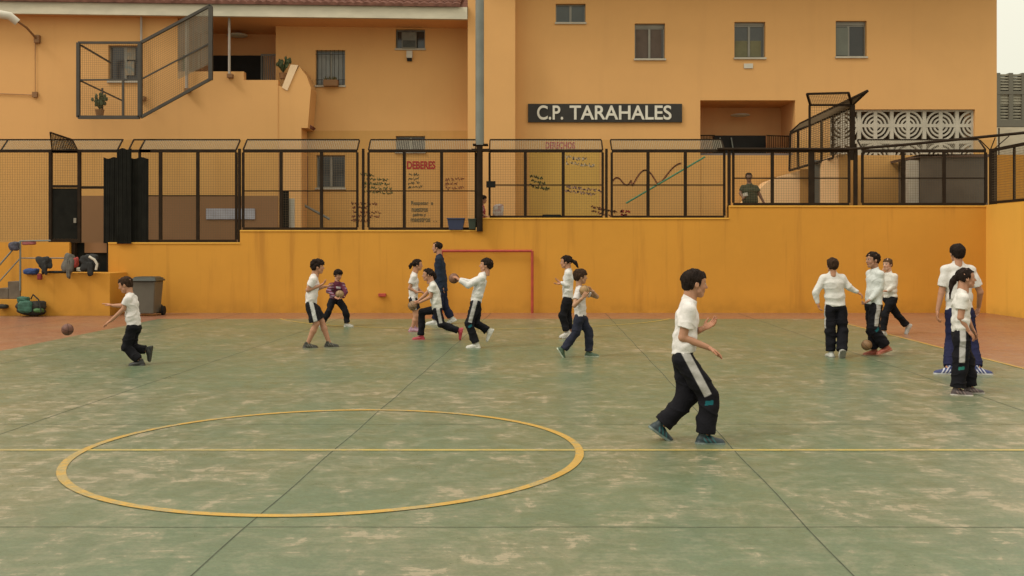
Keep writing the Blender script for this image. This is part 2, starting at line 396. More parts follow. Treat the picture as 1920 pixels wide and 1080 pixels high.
# left gates
def gate(u0, u1, v0, v1):
    x0, x1 = WX(u0, ZF), WX(u1, ZF); z0, z1 = WZ(v1, ZF), WZ(v0, ZF)
    t = thing('metal_gate', 'narrow gate with black sheet below and mesh above, far left', 'gate', ((x0 + x1) / 2, ZF, z0))
    mb = MB()
    for x in (x0, x1): mb.box(x - .035, x + .035, ZF - .04, ZF + .04, z0, z1)
    mb.box(x0 + .036, x1 - .036, ZF - .03, ZF + .03, z0, z0 + .09); mb.box(x0 + .036, x1 - .036, ZF - .03, ZF + .03, z1 - .05, z1)
    mb.box(x0 + .036, x1 - .036, ZF - .03, ZF + .03, WZ(352, ZF), WZ(347, ZF)); mb.build('frame', M_iron, t)
    mb = MB(); mb.box(x0 + .05, x1 - .05, ZF - .01, ZF + .01, z0 + .091, WZ(353, ZF)); mb.build('sheet', M_tarp, t)
    mb = MB(); mb.box(x1 - .12, x1 - .06, ZF - .06, ZF - .012, WZ(418, ZF), WZ(409, ZF)); mb.build('lock', M_alu, t)
    mb = MB(); wires(mb, x0, x1, WZ(347, ZF), z1, ZF); mb.build('wire_mesh', M_wire, t, fix=False)
    mb = MB(); p = [W(94, 248, ZF - .45), W(136, 262, ZF - .05), W(146, 283, ZF), W(98, 283, ZF)]
    for i in range(4): mb.bar(p[i], p[(i + 1) % 4], .03)
    for i in range(1, 14):
        s = i / 14; a = Vector(p[0]).lerp(Vector(p[1]), s); b = Vector(p[3]).lerp(Vector(p[2]), s); mb.bar(a, b, .012)
        a = Vector(p[0]).lerp(Vector(p[3]), s); b = Vector(p[1]).lerp(Vector(p[2]), s); mb.bar(a, b, .012)
    mb.build('overhang', M_iron, t)
gate(95, 149, 283, 455)
def railpiece():
    t = thing('top_railing', 'upper fence rail and slanted mesh at the far left', 'fence', W(60, 282, ZF))
    mb = MB(); xa, xb = WX(-260, ZF), WX(283, ZF)
    mb.box(xa, xb, ZF - .03, ZF + .03, FTOP - .05, FTOP + .02)
    y1 = ZF + .35; z1 = WZ(262, y1); mb.bar((xa, y1, z1), (WX(221, ZF), y1, z1), .035)
    for u in (2, 220, 241): mb.bar((WX(u, ZF), ZF, FTOP), (WX(u, ZF), y1, z1), .03)
    mb.bar((WX(241, ZF), y1, z1), (WX(284, ZF), y1, z1), .035)
    mb.box(WX(150, ZF), WX(195, ZF), ZF - .02, ZF + .02, WZ(354, ZF), WZ(349, ZF)); mb.build('rail', M_iron, t)
    mb = MB(); wires(mb, xa, WX(220, ZF), FTOP, z1, ZF, .045, .0065, y1); mb.build('overhang_mesh', M_wirel, t, fix=False)
    mb = MB(); wires(mb, xa, WX(92, ZF), WZ(452, ZF), FTOP - .05, ZF); wires(mb, WX(151, ZF), WX(195, ZF), WZ(349, ZF), FTOP - .05, ZF); mb.build('wire_mesh', M_wire, t, fix=False)
railpiece()
# tarpaulin covered gate leaves
def tarp(u0, u1, v0, v1, Y, label):
    mb = MB(); nx, nz = 26, 34; r = random.Random(u0)
    ph = [r.uniform(0, 6) for _ in range(4)]
    for side in (0, 1):
        for j in range(nz + 1):
            for i in range(nx + 1):
                a = i / nx; b = j / nz
                y = Y + .004 * math.sin(a * 22 + ph[0] + .8 * math.sin(b * 3 + ph[1])) + .006 * math.sin(a * 47 + ph[2] + b * 2)
                x, _, z = W(u0 + (u1 - u0) * a, v0 + (v1 - v0) * b, Y); z += .02 * math.sin(a * 9 + ph[3]) * (b < .5)
                mb.v.append((x, y + side * .02, z))
    n1 = (nx + 1) * (nz + 1)
    for j in range(nz):
        for i in range(nx):
            q = (j * (nx + 1) + i, j * (nx + 1) + i + 1, (j + 1) * (nx + 1) + i + 1, (j + 1) * (nx + 1) + i)
            mb.f.append(q); mb.f.append(tuple(n1 + k for k in q)[::-1])
    for i in range(nx):
        mb.f.append((i, n1 + i, n1 + i + 1, i + 1)); k = nz * (nx + 1) + i; mb.f.append((k, k + 1, n1 + k + 1, n1 + k))
    for j in range(nz):
        k = j * (nx + 1); mb.f.append((k, k + nx + 1, n1 + k + nx + 1, n1 + k)); k += nx; mb.f.append((k, n1 + k, n1 + k + nx + 1, k + nx + 1))
    o = mb.build('tarpaulin', M_tarp, smooth=True); return tag(o, label, 'tarpaulin', 'black sheets over the double gate')
tarp(194, 226, 296, 456, ZF - .03, 'black sheet on the left leaf of the double gate, left of the folded roll')
tarp(219, 246, 279, 457, ZF - .16, 'tall folded black sheet rising highest in the middle of the double gate')
tarp(240, 278, 296, 457, ZF - .06, 'black sheet on the right leaf of the double gate, beside the first mesh panel')

# tall pole
pl = thing('light_pole', 'tall grey floodlight pole standing at the yellow wall', 'pole', (WX(899.5, 24.62), 24.62, 0))
X = WX(899.5, 24.62)
mb = MB(); mb.tube([(X, 24.62, WZ(434, 24.62)), (X, 24.62, WZ(272, 24.62))], .075, 14); mb.build('lower_sleeve', M_iron, pl, smooth=True)
mb = MB(); mb.tube([(X, 24.62, WZ(272, 24.62)), (X, 24.62, 11)], .104, 20); mb.build('shaft', M_galv, pl, smooth=True)
mb = MB(); mb.box(X - .2, X + .25, 24.56, 24.9, WZ(283, 24.6), WZ(279, 24.6)); mb.box(X - .17, X + .2, 24.56, 24.9, WZ(272, 24.6), WZ(269.5, 24.6)); mb.build('bracket', M_iron, pl)
mb = MB(); mb.box(WX(894, ZW), WX(905, ZW), ZW - .06, ZW + .04, WZ(434, ZW), WZ(284, ZW)); mb.build('backing_post', M_iron, pl)
mb = MB(); mb.box(WX(912, ZF), WX(929, ZF), ZF - .1, ZF - .035, WZ(352, ZF), WZ(340, ZF))
tag(mb.build('switch_box', M_black, bevel=.008), 'small black box on the fence right of the pole', 'box')

# goal on the wall
g = thing('goal', 'thin red goal frame standing against the yellow wall', 'goal', (WX(914, 24.7), 24.7, 0))
mb = MB(); zt = WZ(470.5, 24.7); mb.tube([(WX(828, 24.7), 24.7, zt), (WX(998, 24.7), 24.7, zt)], .032, 8); mb.build('crossbar', M_redp, g, smooth=True)
for u in (828, 998):
    mb = MB(); mb.tube([(WX(u, 24.7), 24.7, .0), (WX(u, 24.7), 24.7, zt)], .032, 8); mb.build('post', M_redp, g, smooth=True)

# ------------------------------------------------------------------ school building
def wallh(mb, x0, x1, z0, z1, y0, y1, holes):
    xs = sorted({x0, x1, *[h[0] for h in holes], *[h[1] for h in holes]}); zs = sorted({z0, z1, *[h[2] for h in holes], *[h[3] for h in holes]})
    xs = [x for x in xs if x0 <= x <= x1]; zs = [z for z in zs if z0 <= z <= z1]
    # front/back faces plus reveals, as one connected sheet with thickness
    def solid(i, j):
        if i < 0 or j < 0 or i >= len(xs) - 1 or j >= len(zs) - 1: return False
        cx = (xs[i] + xs[i + 1]) / 2; cz = (zs[j] + zs[j + 1]) / 2
        return not any(h[0] < cx < h[1] and h[2] < cz < h[3] for h in holes)
    idx = {}
    def vid(x, y, z):
        k = (round(x, 5), round(y, 5), round(z, 5))
        if k not in idx: idx[k] = len(mb.v); mb.v.append((x, y, z))
        return idx[k]
    for i in range(len(xs) - 1):
        for j in range(len(zs) - 1):
            if not solid(i, j): continue
            a, b, c, d = xs[i], xs[i + 1], zs[j], zs[j + 1]
            mb.f.append((vid(a, y0, c), vid(b, y0, c), vid(b, y0, d), vid(a, y0, d)))
            mb.f.append((vid(a, y1, c), vid(a, y1, d), vid(b, y1, d), vid(b, y1, c)))
            if not solid(i - 1, j): mb.f.append((vid(a, y0, c), vid(a, y0, d), vid(a, y1, d), vid(a, y1, c)))
            if not solid(i + 1, j): mb.f.append((vid(b, y0, c), vid(b, y1, c), vid(b, y1, d), vid(b, y0, d)))
            if not solid(i, j - 1): mb.f.append((vid(a, y0, c), vid(a, y1, c), vid(b, y1, c), vid(b, y0, c)))
            if not solid(i, j + 1): mb.f.append((vid(a, y0, d), vid(b, y0, d), vid(b, y1, d), vid(a, y1, d)))
ZR, ZP, ZM, ZB = 28.0, 27.4, 28.5, 27.6
sb = thing('school_building', 'long two-storey peach-orange school with red tiled roof behind the fence', 'building', (2, 29, 1.55))
def rect(u0, u1, v0, v1, Z): return (WX(u0, Z), WX(u1, Z), WZ(v1, Z), WZ(v0, Z))
Rw = [(1042, 1098, 7, 42), (1190, 1247, 44, 110), (1377, 1435, 41, 108), (1567, 1625, 39, 106)]
R_rec = (1313, 1491, 188, 470); R_scr = (1556, 1828, 205, 291)
zs_R = WZ(262, ZR)
mb = MB(); wallh(mb, WX(965, ZR), WX(1869, ZR), zs_R, 9.3, ZR, ZR + .25, [rect(*r, ZR) for r in Rw + [R_rec, R_scr]])
mb.box(WX(1869, ZR) - .25, WX(1869, ZR), ZR + .251, 38, 1.5, 9.3); mb.build('wall', M_peach, sb)
mb = MB(); wallh(mb, WX(965, ZR), WX(1869, ZR), 1.5, zs_R, ZR, ZR + .25, [rect(*r, ZR) for r in [R_rec, R_scr]]); mb.build('lower_wall', M_low, sb)
mb = MB(); mb.box(WX(877, ZP), WX(966, ZP), ZP, ZR + .7, 1.5, 9.3); mb.build('pilaster', M_peach, sb)
Mw = [(742, 797, 55, 91), (592, 647, 94, 160)]; Ml = [(593, 647, 291, 352), (742, 797, 255, 284)]
zs_M = WZ(254, ZM) + .001
mb = MB(); wallh(mb, WX(517, ZM), WX(886, ZM), WZ(245, ZM), 8.3, ZM, ZM + .25, [rect(*r, ZM) for r in Mw]); mb.build('wall', M_peach, sb)
mb = MB(); wallh(mb, WX(517, ZM), WX(886, ZM), 1.5, WZ(245, ZM), ZM, ZM + .25, [rect(*r, ZM) for r in Ml]); mb.build('lower_wall', M_low, sb)
# left block
hole_b = (WX(333, ZB), WX(516, ZB), WZ(136, ZB), 9.0)
mb = MB(); wallh(mb, WX(-300, ZB), WX(333, ZB), WZ(262, ZB), 7.97, ZB, ZB + .25, [rect(203, 262, 85, 152, ZB)])
mb.box(WX(333, ZB), WX(457, ZB), ZB, ZB + .25, WZ(262, ZB), WZ(134, ZB)); mb.box(WX(457, ZB), WX(521, ZB), ZB, ZB + .25, WZ(262, ZB), WZ(150, ZB))
mb.build('wall', M_peach, sb)
mb = MB(); mb.box(WX(-300, ZB), WX(521, ZB), ZB, ZB + .25, WZ(367, ZB), WZ(262, ZB)); mb.build('lower_wall', M_low, sb)
mb = MB(); mb.box(WX(150, ZB), WX(521, ZB), ZB - .02, ZB + .25, 1.5, WZ(367, ZB)); mb.build('dado', M_brown, sb)
mb = MB(); mb.box(WX(-300, ZB), WX(150, ZB), ZB - .0, ZB + .25, 1.5, WZ(367, ZB)); mb.build('lower_wall', M_low, sb)
# balcony room
mb = MB(); mb.box(WX(333, ZB) - .3, WX(516, ZM) + .3, 29.7, 29.9, 4, 9); mb.box(WX(333, ZB) - .25, WX(333, ZB) - .003, ZB + .25, 29.7, 4, 9); mb.box(WX(517, ZM) , WX(517, ZM) + .25, ZM + .251, 29.7, 4, 9); mb.build('balcony_wall', M_recess, sb)
mb = MB(); mb.box(WX(333, ZB) - .3, WX(517, ZM), ZB + .26, 31.1, WZ(150, ZB) - .9, WZ(150, ZB) - .7); mb.build('balcony_floor', M_conc, sb)
mb = MB(); wpx(mb, 399, 492, 104, 190, 29.6, .08); mb.build('balcony_door', M_black, sb)
mb = MB()
for i in range(9): mb.box(WX(489 + i * 3.4, 29.4), WX(489 + i * 3.4, 29.4) + .022, 29.4, 29.42, WZ(156, 29.4), WZ(102, 29.4))
mb.box(WX(489, 29.4), WX(517, 29.4), 29.42, 29.45, WZ(104, 29.4), WZ(101, 29.4)); mb.build('railing', M_alu, sb)
mb = MB(); c = W(445, 66, 29.2); mb.ball((c[0], c[1], c[2]), .3, (1, 1, .2)); mb.build('ceiling_lamp', M_whitep, sb, smooth=True)
# roofs
def roof_left():
    # fascia follows slight tilt seen in the photo
    xs = [WX(-320, 27.2), WX(876, 27.2)]
    zt = lambda x: 8.125 + (-.0125) * (x + 7); zb_ = lambda x: zt(x) - .32
    mb = MB()
    poly = [(xs[0], 27.2, zb_(xs[0])), (xs[1], 27.2, zb_(xs[1])), (xs[1], 27.2, zt(xs[1])), (xs[0], 27.2, zt(xs[0]))]
    mb.prism(poly, (0, 1, 0), 0, .12); mb.build('fascia', M_cream, sb)
    mb = MB(); mb.prism([(xs[0], 27.32, zb_(xs[0]) + .02), (xs[1], 27.32, zb_(xs[1]) + .02), (xs[1], 32, zb_(xs[1]) + .05), (xs[0], 32, zb_(xs[0]) + .05)], (0, 0, 1), 0, .05); mb.build('soffit', M_recess, sb)
    mb = MB(); p = .22; n = int((xs[1] - xs[0]) / p); k = 6
    rows = 16
    for r in range(rows):
        for j in (0, 1):
            for i in range(n * k + 1):
                x = xs[0] + i * p / k; h = .045 * abs(math.sin(math.pi * i / k)); y = 27.12 + (r + j) * .38
                mb.v.append((x, y, zt(x) + .02 + (y - 27.12) * .42 + h + (0.03 if j == 0 else 0)))
        b0 = 2 * r * (n * k + 1)
        for i in range(n * k):
            mb.f.append((b0 + i, b0 + i + 1, b0 + n * k + 2 + i, b0 + n * k + 1 + i))
    for r in range(1, rows):
        b1 = (2 * r - 1) * (n * k + 1); b2 = 2 * r * (n * k + 1)
        for i in range(n * k): mb.f.append((b1 + i, b1 + i + 1, b2 + i + 1, b2 + i))
    ye = 27.12 + rows * .38; z0_, z1_ = zt(xs[0]), zt(xs[1]); n_ = len(mb.v); sl = .42 * (ye - 27.2)
    mb.v += [(xs[0], 27.2, z0_), (xs[1], 27.2, z1_), (xs[1], ye, z1_ + sl - .02), (xs[0], ye, z0_ + sl - .02), (xs[0], ye, z0_), (xs[1], ye, z1_)]
    mb.f += [(n_, n_ + 1, n_ + 2, n_ + 3), (n_ + 3, n_ + 2, n_ + 5, n_ + 4), (n_ + 1, n_ + 5, n_ + 2), (n_, n_ + 3, n_ + 4)]
    for i in range(n * k):       # front lip
        a = i; x = mb.v[i][0]; x2 = mb.v[i + 1][0]; q = len(mb.v); mb.v += [(x, 27.12, zt(x) - .01), (x2, 27.12, zt(x2) - .01)]; mb.f.append((a, q, q + 1, a + 1))
    mb.build('roof', M_tile, sb, fix=False)
roof_left()
mb = MB(); mb.box(WX(877, ZP) - .1, WX(1869, ZR) + .5, ZP - .55, 38, 9.3, 9.42); mb.build('roof_slab', M_cream, sb)
mb = MB(); mb.box(WX(877, ZP), WX(1869, ZR) + .2, ZR - .5, 38, 9.42, 9.7); mb.build('roof', M_tile, sb)

def window(r, Z, gcol, mull=.5, sill=True, open_=None, top=0, curtain=None):
    x0, x1, z0, z1 = rect(*r, Z); y = Z + .13
    fr = MB(); t = .035
    for (a, b, c, d) in ((x0, x1, z0, z0 + t), (x0, x1, z1 - t - top, z1 - top), (x0, x0 + t, z0 + t, z1 - t - top), (x1 - t, x1, z0 + t, z1 - t - top)): fr.box(a, b, y, y + .06, c, d)
    xm = x0 + (x1 - x0) * mull; fr.box(xm - .03, xm + .03, y - .015, y + .05, z0 + t, z1 - t - top)
    if top: fr.box(x0, x1, y - .02, y + .08, z1 - top + .001, z1)
    f = fr.build('window', M_alu, sb)
    m_ = MB(); m_.box(x0 + t, x1 - t, y + .02, y + .035, z0 + t, z1 - t - top); m_.build('pane', glass('glass_%d' % (hash(r) % 9999), gcol), f)
    if curtain: m_ = MB(); m_.box(x0 + t + .01, xm + (x1 - xm) * .8, y + .012, y + .018, z0 + t + .01, z0 + (z1 - z0) * curtain[0]); m_.build('blind', mat('blind_%d' % r[0], curtain[1], .8, noise=.2, nscale=5), f)
    if sill: m_ = MB(); m_.box(x0 - .02, x1 + .02, Z - .05, Z + .12, z0 - .05, z0 + .0); m_.build('sill', M_sill, f)
    b = MB(); b.box(x0 - .02, x1 + .02, Z + .26, Z + .3, z0 - .02, z1 + .02); b.build('reveal_back', M_black, f)
    return f
window(Rw[0], ZR, (.06, .068, .058)); window(Rw[1], ZR, (.07, .055, .04), top=.1, curtain=(.93, (.12, .085, .065))); window(Rw[2], ZR, (.06, .06, .05), top=.08, curtain=(.5, (.17, .155, .08)))
window(Rw[3], ZR, (.03, .026, .02), top=.1, mull=.45, curtain=None)
mb = MB(); x0, x1, z0, z1 = rect(1569, 1592, 50, 103, ZR); mb.box(x0, x1, ZR + .10, ZR + .125, z0, z1); mb.build('window_sash', mat('sash_grey', (.14, .145, .11), .3, noise=.2), sb)
window(Mw[0], ZM, (.06, .06, .055)); window(Mw[1], ZM, (.13, .14, .135), curtain=(.92, (.30, .31, .30)))
window(Ml[0], ZM, (.035, .033, .03)); window(Ml[1], ZM, (.05, .035, .03))
window((203, 262, 85, 152), ZB, (.05, .048, .048))
# flowerpot box under window
fb = thing('planter_box', 'brown planter box under the barred window', 'planter', W(620, 160, ZM - .1))
mb = MB(); wpx(mb, 606, 633, 149, 161, ZM - .22, .2); mb.build('box', M_brown, fb, bevel=.01)
mb = MB()
for i in range(40):
    c = W(608 + rnd.random() * 23, 149, ZM - .2 + rnd.random() * .16); mb.bar(c, (c[0] + rnd.uniform(-.06, .06), c[1] + rnd.uniform(-.03, .03), c[2] + rnd.uniform(.02, .09)), .02, .006)
mb.build('plant', mat('dry_leaf', (.10, .085, .03), .8), fb)
mb = MB(); x0, x1, z0, z1 = rect(592, 647, 94, 160, ZM)
for i in range(7): x = x0 + (x1 - x0) * (i + .5) / 7; mb.bar((x, ZM - .03, z0), (x, ZM - .03, z1), .012)
for z in (z0 + .15, z1 - .12): mb.bar((x0, ZM - .03, z), (x1, ZM - .03, z), .014)
mb.build('window_bars', M_iron, sb)
# a/c
ac = thing('air_conditioner', 'grey air conditioner in the upper window with a drain box under it', 'air conditioner', W(768, 88, ZM))
mb = MB(); wpx(mb, 753, 781, 60, 90, ZM - .1, .25); mb.build('casing', mat('ac_grey', (.17, .17, .14), .5, noise=.3, nscale=8), ac, bevel=.01)
mb = MB()
for i in range(8): wpx(mb, 755, 779, 76 + i * 1.6, 76.6 + i * 1.6, ZM - .11, .01)
mb.build('grille', M_black, ac)
mb = MB(); wpx(mb, 762, 773, 95, 108, ZM - .1, .1); mb.build('drain_box', M_whitep, ac); mb = MB(); wpx(mb, 763, 772, 109, 114, ZM - .08, .07); mb.build('bracket', M_black, ac)
# passage recess
x0, x1, z0, z1 = rect(*R_rec, ZR)
mb = MB(); mb.box(x0 - .2, x1 + .2, 29.5, 29.7, 1.5, z1 + .3); mb.box(x0 - .2, x0 - .003, ZR + .25, 29.5, 1.5, z1 + .3); mb.box(x1 + .003, x1 + .2, ZR + .25, 29.5, 1.5, z1 + .3); mb.build('passage_wall', M_recess, sb)
mb = MB(); mb.box(x0 - .2, x1 + .2, ZR + .25, 29.7, z1 + .003, z1 + .2); mb.build('passage_ceiling', M_recess, sb)
mb = MB(); c = W(1388, 216, 29.0); mb.ball(c, .28, (1, 1, .16)); mb.build('passage_lamp', M_whitep, sb, smooth=True)
mb = MB(); mb.box(x0 - .1, x1 + .1, ZR + .24, ZR + .26, WZ(300, ZR), WZ(286, ZR)); mb.build('passage_parapet', mat('grey_trim', (.15, .13, .13), .7), sb)
mb = MB(); mb.box(x0, x1, ZR + .02, ZR + .22, 1.5, WZ(291, ZR)); mb.build('passage_parapet_wall', M_low, sb)
t = thing('counter', 'dark boarded counter inside the open passage right of the sign', 'counter', W(1388, 285, 29))
mb = MB(); wpx(mb, 1340, 1436, 254, 289, 28.9, .25); mb.build('front', M_black, t)
mb = MB()
for u in (1350, 1371): mb.bar(W(u, 258, 28.85), W(u + 4, 282, 28.85), .03)
mb.build('leg', M_galv, t)
mb = MB()
for i in range(9): u = 1316 + i * 2.8; mb.bar(W(u, 255, 28.6), W(u, 290, 28.6), .014)
for i in range(15): u = 1440 + i * 3.4; mb.bar(W(u, 254, 28.6), W(u, 298, 28.6), .018)
mb.bar(W(1313, 254, 28.6), W(1340, 254, 28.6), .03); mb.bar(W(1437, 254, 28.6), W(1490, 256, 28.6), .03); mb.build('passage_railing', M_iron, sb)
# breeze block screen
def screen():
    mb = MB(); Z = ZR + .1; s = Z / F; per = 61.2 * s; x0, x1, z0, z1 = rect(*R_scr, ZR)
    x1c = WX(1828, Z); cz = WZ(235.5, Z)
    cxs = [WX(1641.5, Z) + per * k for k in range(-1, 4)]
    def ring(cx, cz, ra, rb):
        n = 28; k0 = len(mb.v); ok = []
        for i in range(n):
            a = 2 * math.pi * i / n
            for (r, y) in ((ra, Z), (rb, Z), (rb, Z + .09), (ra, Z + .09)): mb.v.append((cx + r * math.cos(a), y, cz + r * math.sin(a)))
        for i in range(n):
            a = 2 * math.pi * (i + .5) / n; x = cx + rb * math.cos(a); z = cz + rb * math.sin(a)
            if x < x0 - .02 or x > x1 + .02 or z > z1 + .02 or z < z0 - .3: continue
            j = (i + 1) % n
            for k in range(4): mb.f.append((k0 + 4 * i + k, k0 + 4 * j + k, k0 + 4 * j + (k + 1) % 4, k0 + 4 * i + (k + 1) % 4))
    rows = [cz, cz - per]
    for c in cxs:
        for r_ in rows:
            for ra, rb in ((.41, .47), (.29, .345), (.175, .23), (.06, .12)): ring(c, r_, ra * per, rb * per)
    bx = [c + per / 2 * k for c in cxs for k in (0, 1)]
    for x in bx:
        if x0 < x < x1: mb.box(x - .05, x + .05, Z - .006, Z + .1, z0, z1)
    for r_ in rows:
        for z in (r_, r_ + per / 2):
            if z0 - .05 < z < z1: mb.box(x0, x1, Z - .004, Z + .098, z - .045, z + .045)
    for c in cxs:
        for r_ in rows:
            for sx in (-1, 1):
                for sz in (-1, 1):
                    xx = c + sx * .43 * per; zz = r_ + sz * .43 * per
                    if x0 < xx < x1 and z0 < zz < z1 - .03: mb.bar((xx - sx * .0, Z + .03, zz), (xx + sx * .055, Z + .03, zz + sz * .055), .03, .06)
    mb.box(x0, x1, Z - .008, Z + .102, z1 - .05, z1); mb.box(x0, x0 + .05, Z - .01, Z + .104, z0, z1 - .05); mb.box(x1 - .06, x1, Z - .01, Z + .104, z0, z1 - .05)
    mb.build('breeze_block_screen', M_sill, sb)
    mb = MB(); mb.box(x0 - .1, x1 + .1, ZR + .9, ZR + 1, z0 - .3, z1 + .2); mb.build('screen_backing', M_conc, sb)
screen()
# stair wing wall right of left block, with sloped slab in a lit tone
mb = MB(); Zs = ZB + .02
poly = [W(521, 300, Zs), W(583, 300, Zs), W(584, 163, Zs), W(580, 152, Zs), W(572, 140, Zs), W(560, 124, Zs), W(543, 146, Zs), W(521, 146, Zs)]
poly = [W(521, 430, Zs), W(565, 430, Zs), W(565, 262, Zs), W(565, 240, Zs), W(577, 240, Zs), W(583, 165, Zs), W(575, 143, Zs), W(561, 124, Zs), W(537, 166, Zs), W(521, 160, Zs)]
mb.prism(poly, (0, 1, 0), 0, .8); mb.build('stair_wing', M_peach, sb)
mb = MB(); pA = [W(535, 166, Zs - .05), W(538, 170, Zs - .05), W(560, 126, Zs - .05), W(556, 121, Zs - .05)]
pA = [W(528.5, 164, Zs - .03), W(538.5, 170, Zs - .03), W(559, 122, Zs - .03), W(545, 121, Zs - .03)]
mb.prism(pA, (0, 1, 0), 0, .5); mb.build('stair_coping', mat('coping_lit', (.78, .56, .34), .7, noise=.1), sb)  # slab colour holds the light it catches from the left
mb = MB(); mb.prism([W(565, 222, ZB + .3), W(586, 237, ZB + .3), W(580, 242, ZB + .3), W(565, 241, ZB + .3)], (0, 1, 0), 0, .5); mb.build('door_canopy', mat('canopy_red', (.20, .07, .05), .8), sb)
mb = MB(); wpx(mb, 566, 577, 292, 384, ZM - .05, .06); mb.build('side_door', mat('door_red', (.13, .045, .03), .6, noise=.3), sb)
mb = MB(); wpx(mb, 567, 574, 296, 380, ZM - .07, .02); mb.build('door_panel', M_tarp, sb)
mb = MB(); mb.tube([W(565, 382, ZM - .4), W(618, 411, ZM - .4)], .035, 8)
tag(mb.build('stair_rail', M_galv, smooth=True), 'sloping dark stair rail behind the second mesh panel', 'handrail')
# banner on dado
mb = MB(); wpx(mb, 386, 478, 391, 411, ZB - .05, .025)
bn = tag(mb.build('banner', mat('banner_grey', (.36, .36, .40), .6, noise=.25, nscale=4)), 'pale blue-grey horizontal banner on the brown lower wall', 'banner')
# dark/white bin behind fence
bb = thing('door_leaf', 'dark open door leaf with white edge behind the second mesh panel', 'door', W(536, 432, 25.6))
mb = MB(); wpx(mb, 527, 541, 358, 440, 25.5, .06); mb.build('leaf', M_tarp, bb)
mb = MB(); wpx(mb, 541, 552, 372, 436, 25.6, .05); mb.build('edge', M_whitep, bb)

# ------------------------------------------------------------------ writing
def text(s, u0, u1, v0, v1, Z, m, name='lettering', parent=None, ext=.012, off=.0, italic=0, loc_y=None):
    cu = bpy.data.curves.new('t', 'FONT'); cu.body = s; cu.size = 1; cu.offset = off; cu.shear = italic
    o = bpy.data.objects.new('t', cu); COL.objects.link(o)
    bpy.context.view_layer.update()
    dg = bpy.context.evaluated_depsgraph_get(); me = bpy.data.meshes.new_from_object(o.evaluated_get(dg)); bpy.data.objects.remove(o)
    co = np.zeros(len(me.vertices) * 3); me.vertices.foreach_get('co', co); co = co.reshape(-1, 3)
    lo, hi = co.min(0), co.max(0); x0, x1, z0, z1 = rect(u0, u1, v0, v1, Z)
    f = [tuple(p.vertices) for p in me.polygons]
    mb = MB(); pts = [(x0 + (c[0] - lo[0]) / (hi[0] - lo[0]) * (x1 - x0), z0 + (c[1] - lo[1]) / (hi[1] - lo[1]) * (z1 - z0)) for c in co]
    n = len(pts); mb.v = [(x, Z, z) for x, z in pts] + [(x, Z + ext, z) for x, z in pts]
    from collections import Counter
    ec = Counter()
    for q in f:
        for i in range(len(q)): ec[(q[i], q[(i + 1) % len(q)])] += 1
    mb.f = [tuple(q) for q in f]
    for (a, b) in ec:
        if (b, a) not in ec: mb.f.append((a, b, n + b, n + a))
    bpy.data.meshes.remove(me)
    return mb.build(name, m, parent, fix=False)
sg = thing('name_sign', 'long black board lettered C.P. TARAHALES in white on the school wall', 'sign', W(1134, 230, ZR - .05))
mb = MB(); wpx(mb, 990, 1279, 194.5, 229, ZR - .06, .055); mb.build('board', M_sign, sg, bevel=.004)
text('C.P.', 1007, 1056, 197.5, 224.5, ZR - .085, M_letter, 'lettering', sg, .01, .016)
text('TARAHALES', 1068, 1259, 197.5, 224.5, ZR - .075, M_letter, 'lettering', sg, .01, .016)
mb = MB(); wpx(mb, 1395, 1412, 119, 128, ZR - .03, .025)
o = tag(mb.build('wall_plaque', M_whitep, bevel=.003), 'tiny white plaque under the middle upper window', 'plaque')
# graffiti: thin painted strokes on wall
M_gred = mat('paint_red', (.36, .012, .02), .8); M_gdark = mat('paint_dark', (.09, .09, .05), .8); M_gbrown = mat('paint_brown', (.26, .09, .04), .8)
M_ggreen = mat('paint_green', (.05, .20, .11), .8); M_gwhite = mat('paint_pale', (.52, .42, .30), .8); M_gol = mat('paint_olive', (.14, .15, .05), .8)
def gt(s, u0, u1, v0, v1, Z, m, label, name='painted_word', italic=.0):
    return tag(text(s, u0, u1, v0, v1, Z - .009, m, name, None, .006, .03, italic), label, 'writing')
gt('DEBERES', 763, 816, 302, 317, ZM, M_gred, 'red painted word DEBERES on the lower wall left of the pole')
gt('DERECHOS', 1023, 1078, 266, 279, ZR, M_gred, 'red painted word DERECHOS showing just above the fence rail')
def strokes(name, paths, Z, r, m, label):
    mb = MB(); name = 'handwriting' if name == 'painted_lines' else name
    for p in paths:
        pts = [W(u, v, Z - .006) for u, v in p]
        for a, b in zip(pts, pts[1:]):
            a = Vector(a); b = Vector(b); t_ = (b - a).normalized(); q = Vector((-t_.z, 0, t_.x)) * r; a = a - t_ * r * .6; b = b + t_ * r * .6
            n = len(mb.v); mb.v += [tuple(a - q), tuple(b - q), tuple(b + q), tuple(a + q)]; mb.v += [(x, y + .005, z) for x, y, z in mb.v[n:n + 4]]
            mb.f += [tuple(n + i for i in k) for k in ((0, 1, 2, 3), (7, 6, 5, 4), (0, 4, 5, 1), (1, 5, 6, 2), (2, 6, 7, 3), (3, 7, 4, 0))]
    return tag(mb.build(name, m), label, 'writing')
mb = None
def lines(ws, Z, m, label):
    t = thing('wall_text', label, 'writing', W(ws[0][1], ws[-1][4], Z - .01))
    for s, u0, u1, v0, v1 in ws: text(s, u0, u1, v0, v1, Z - .009, m, 'text_line', t, .006, .012)
lines([('Respetar  a', 771, 812, 377, 386), ('nuestros', 772, 802, 389, 397), ('padres y', 774, 798, 399, 407), ('maestros  . .', 770, 819, 408, 416)], ZM, M_gdark, 'four dark handwritten lines below the red DEBERES')
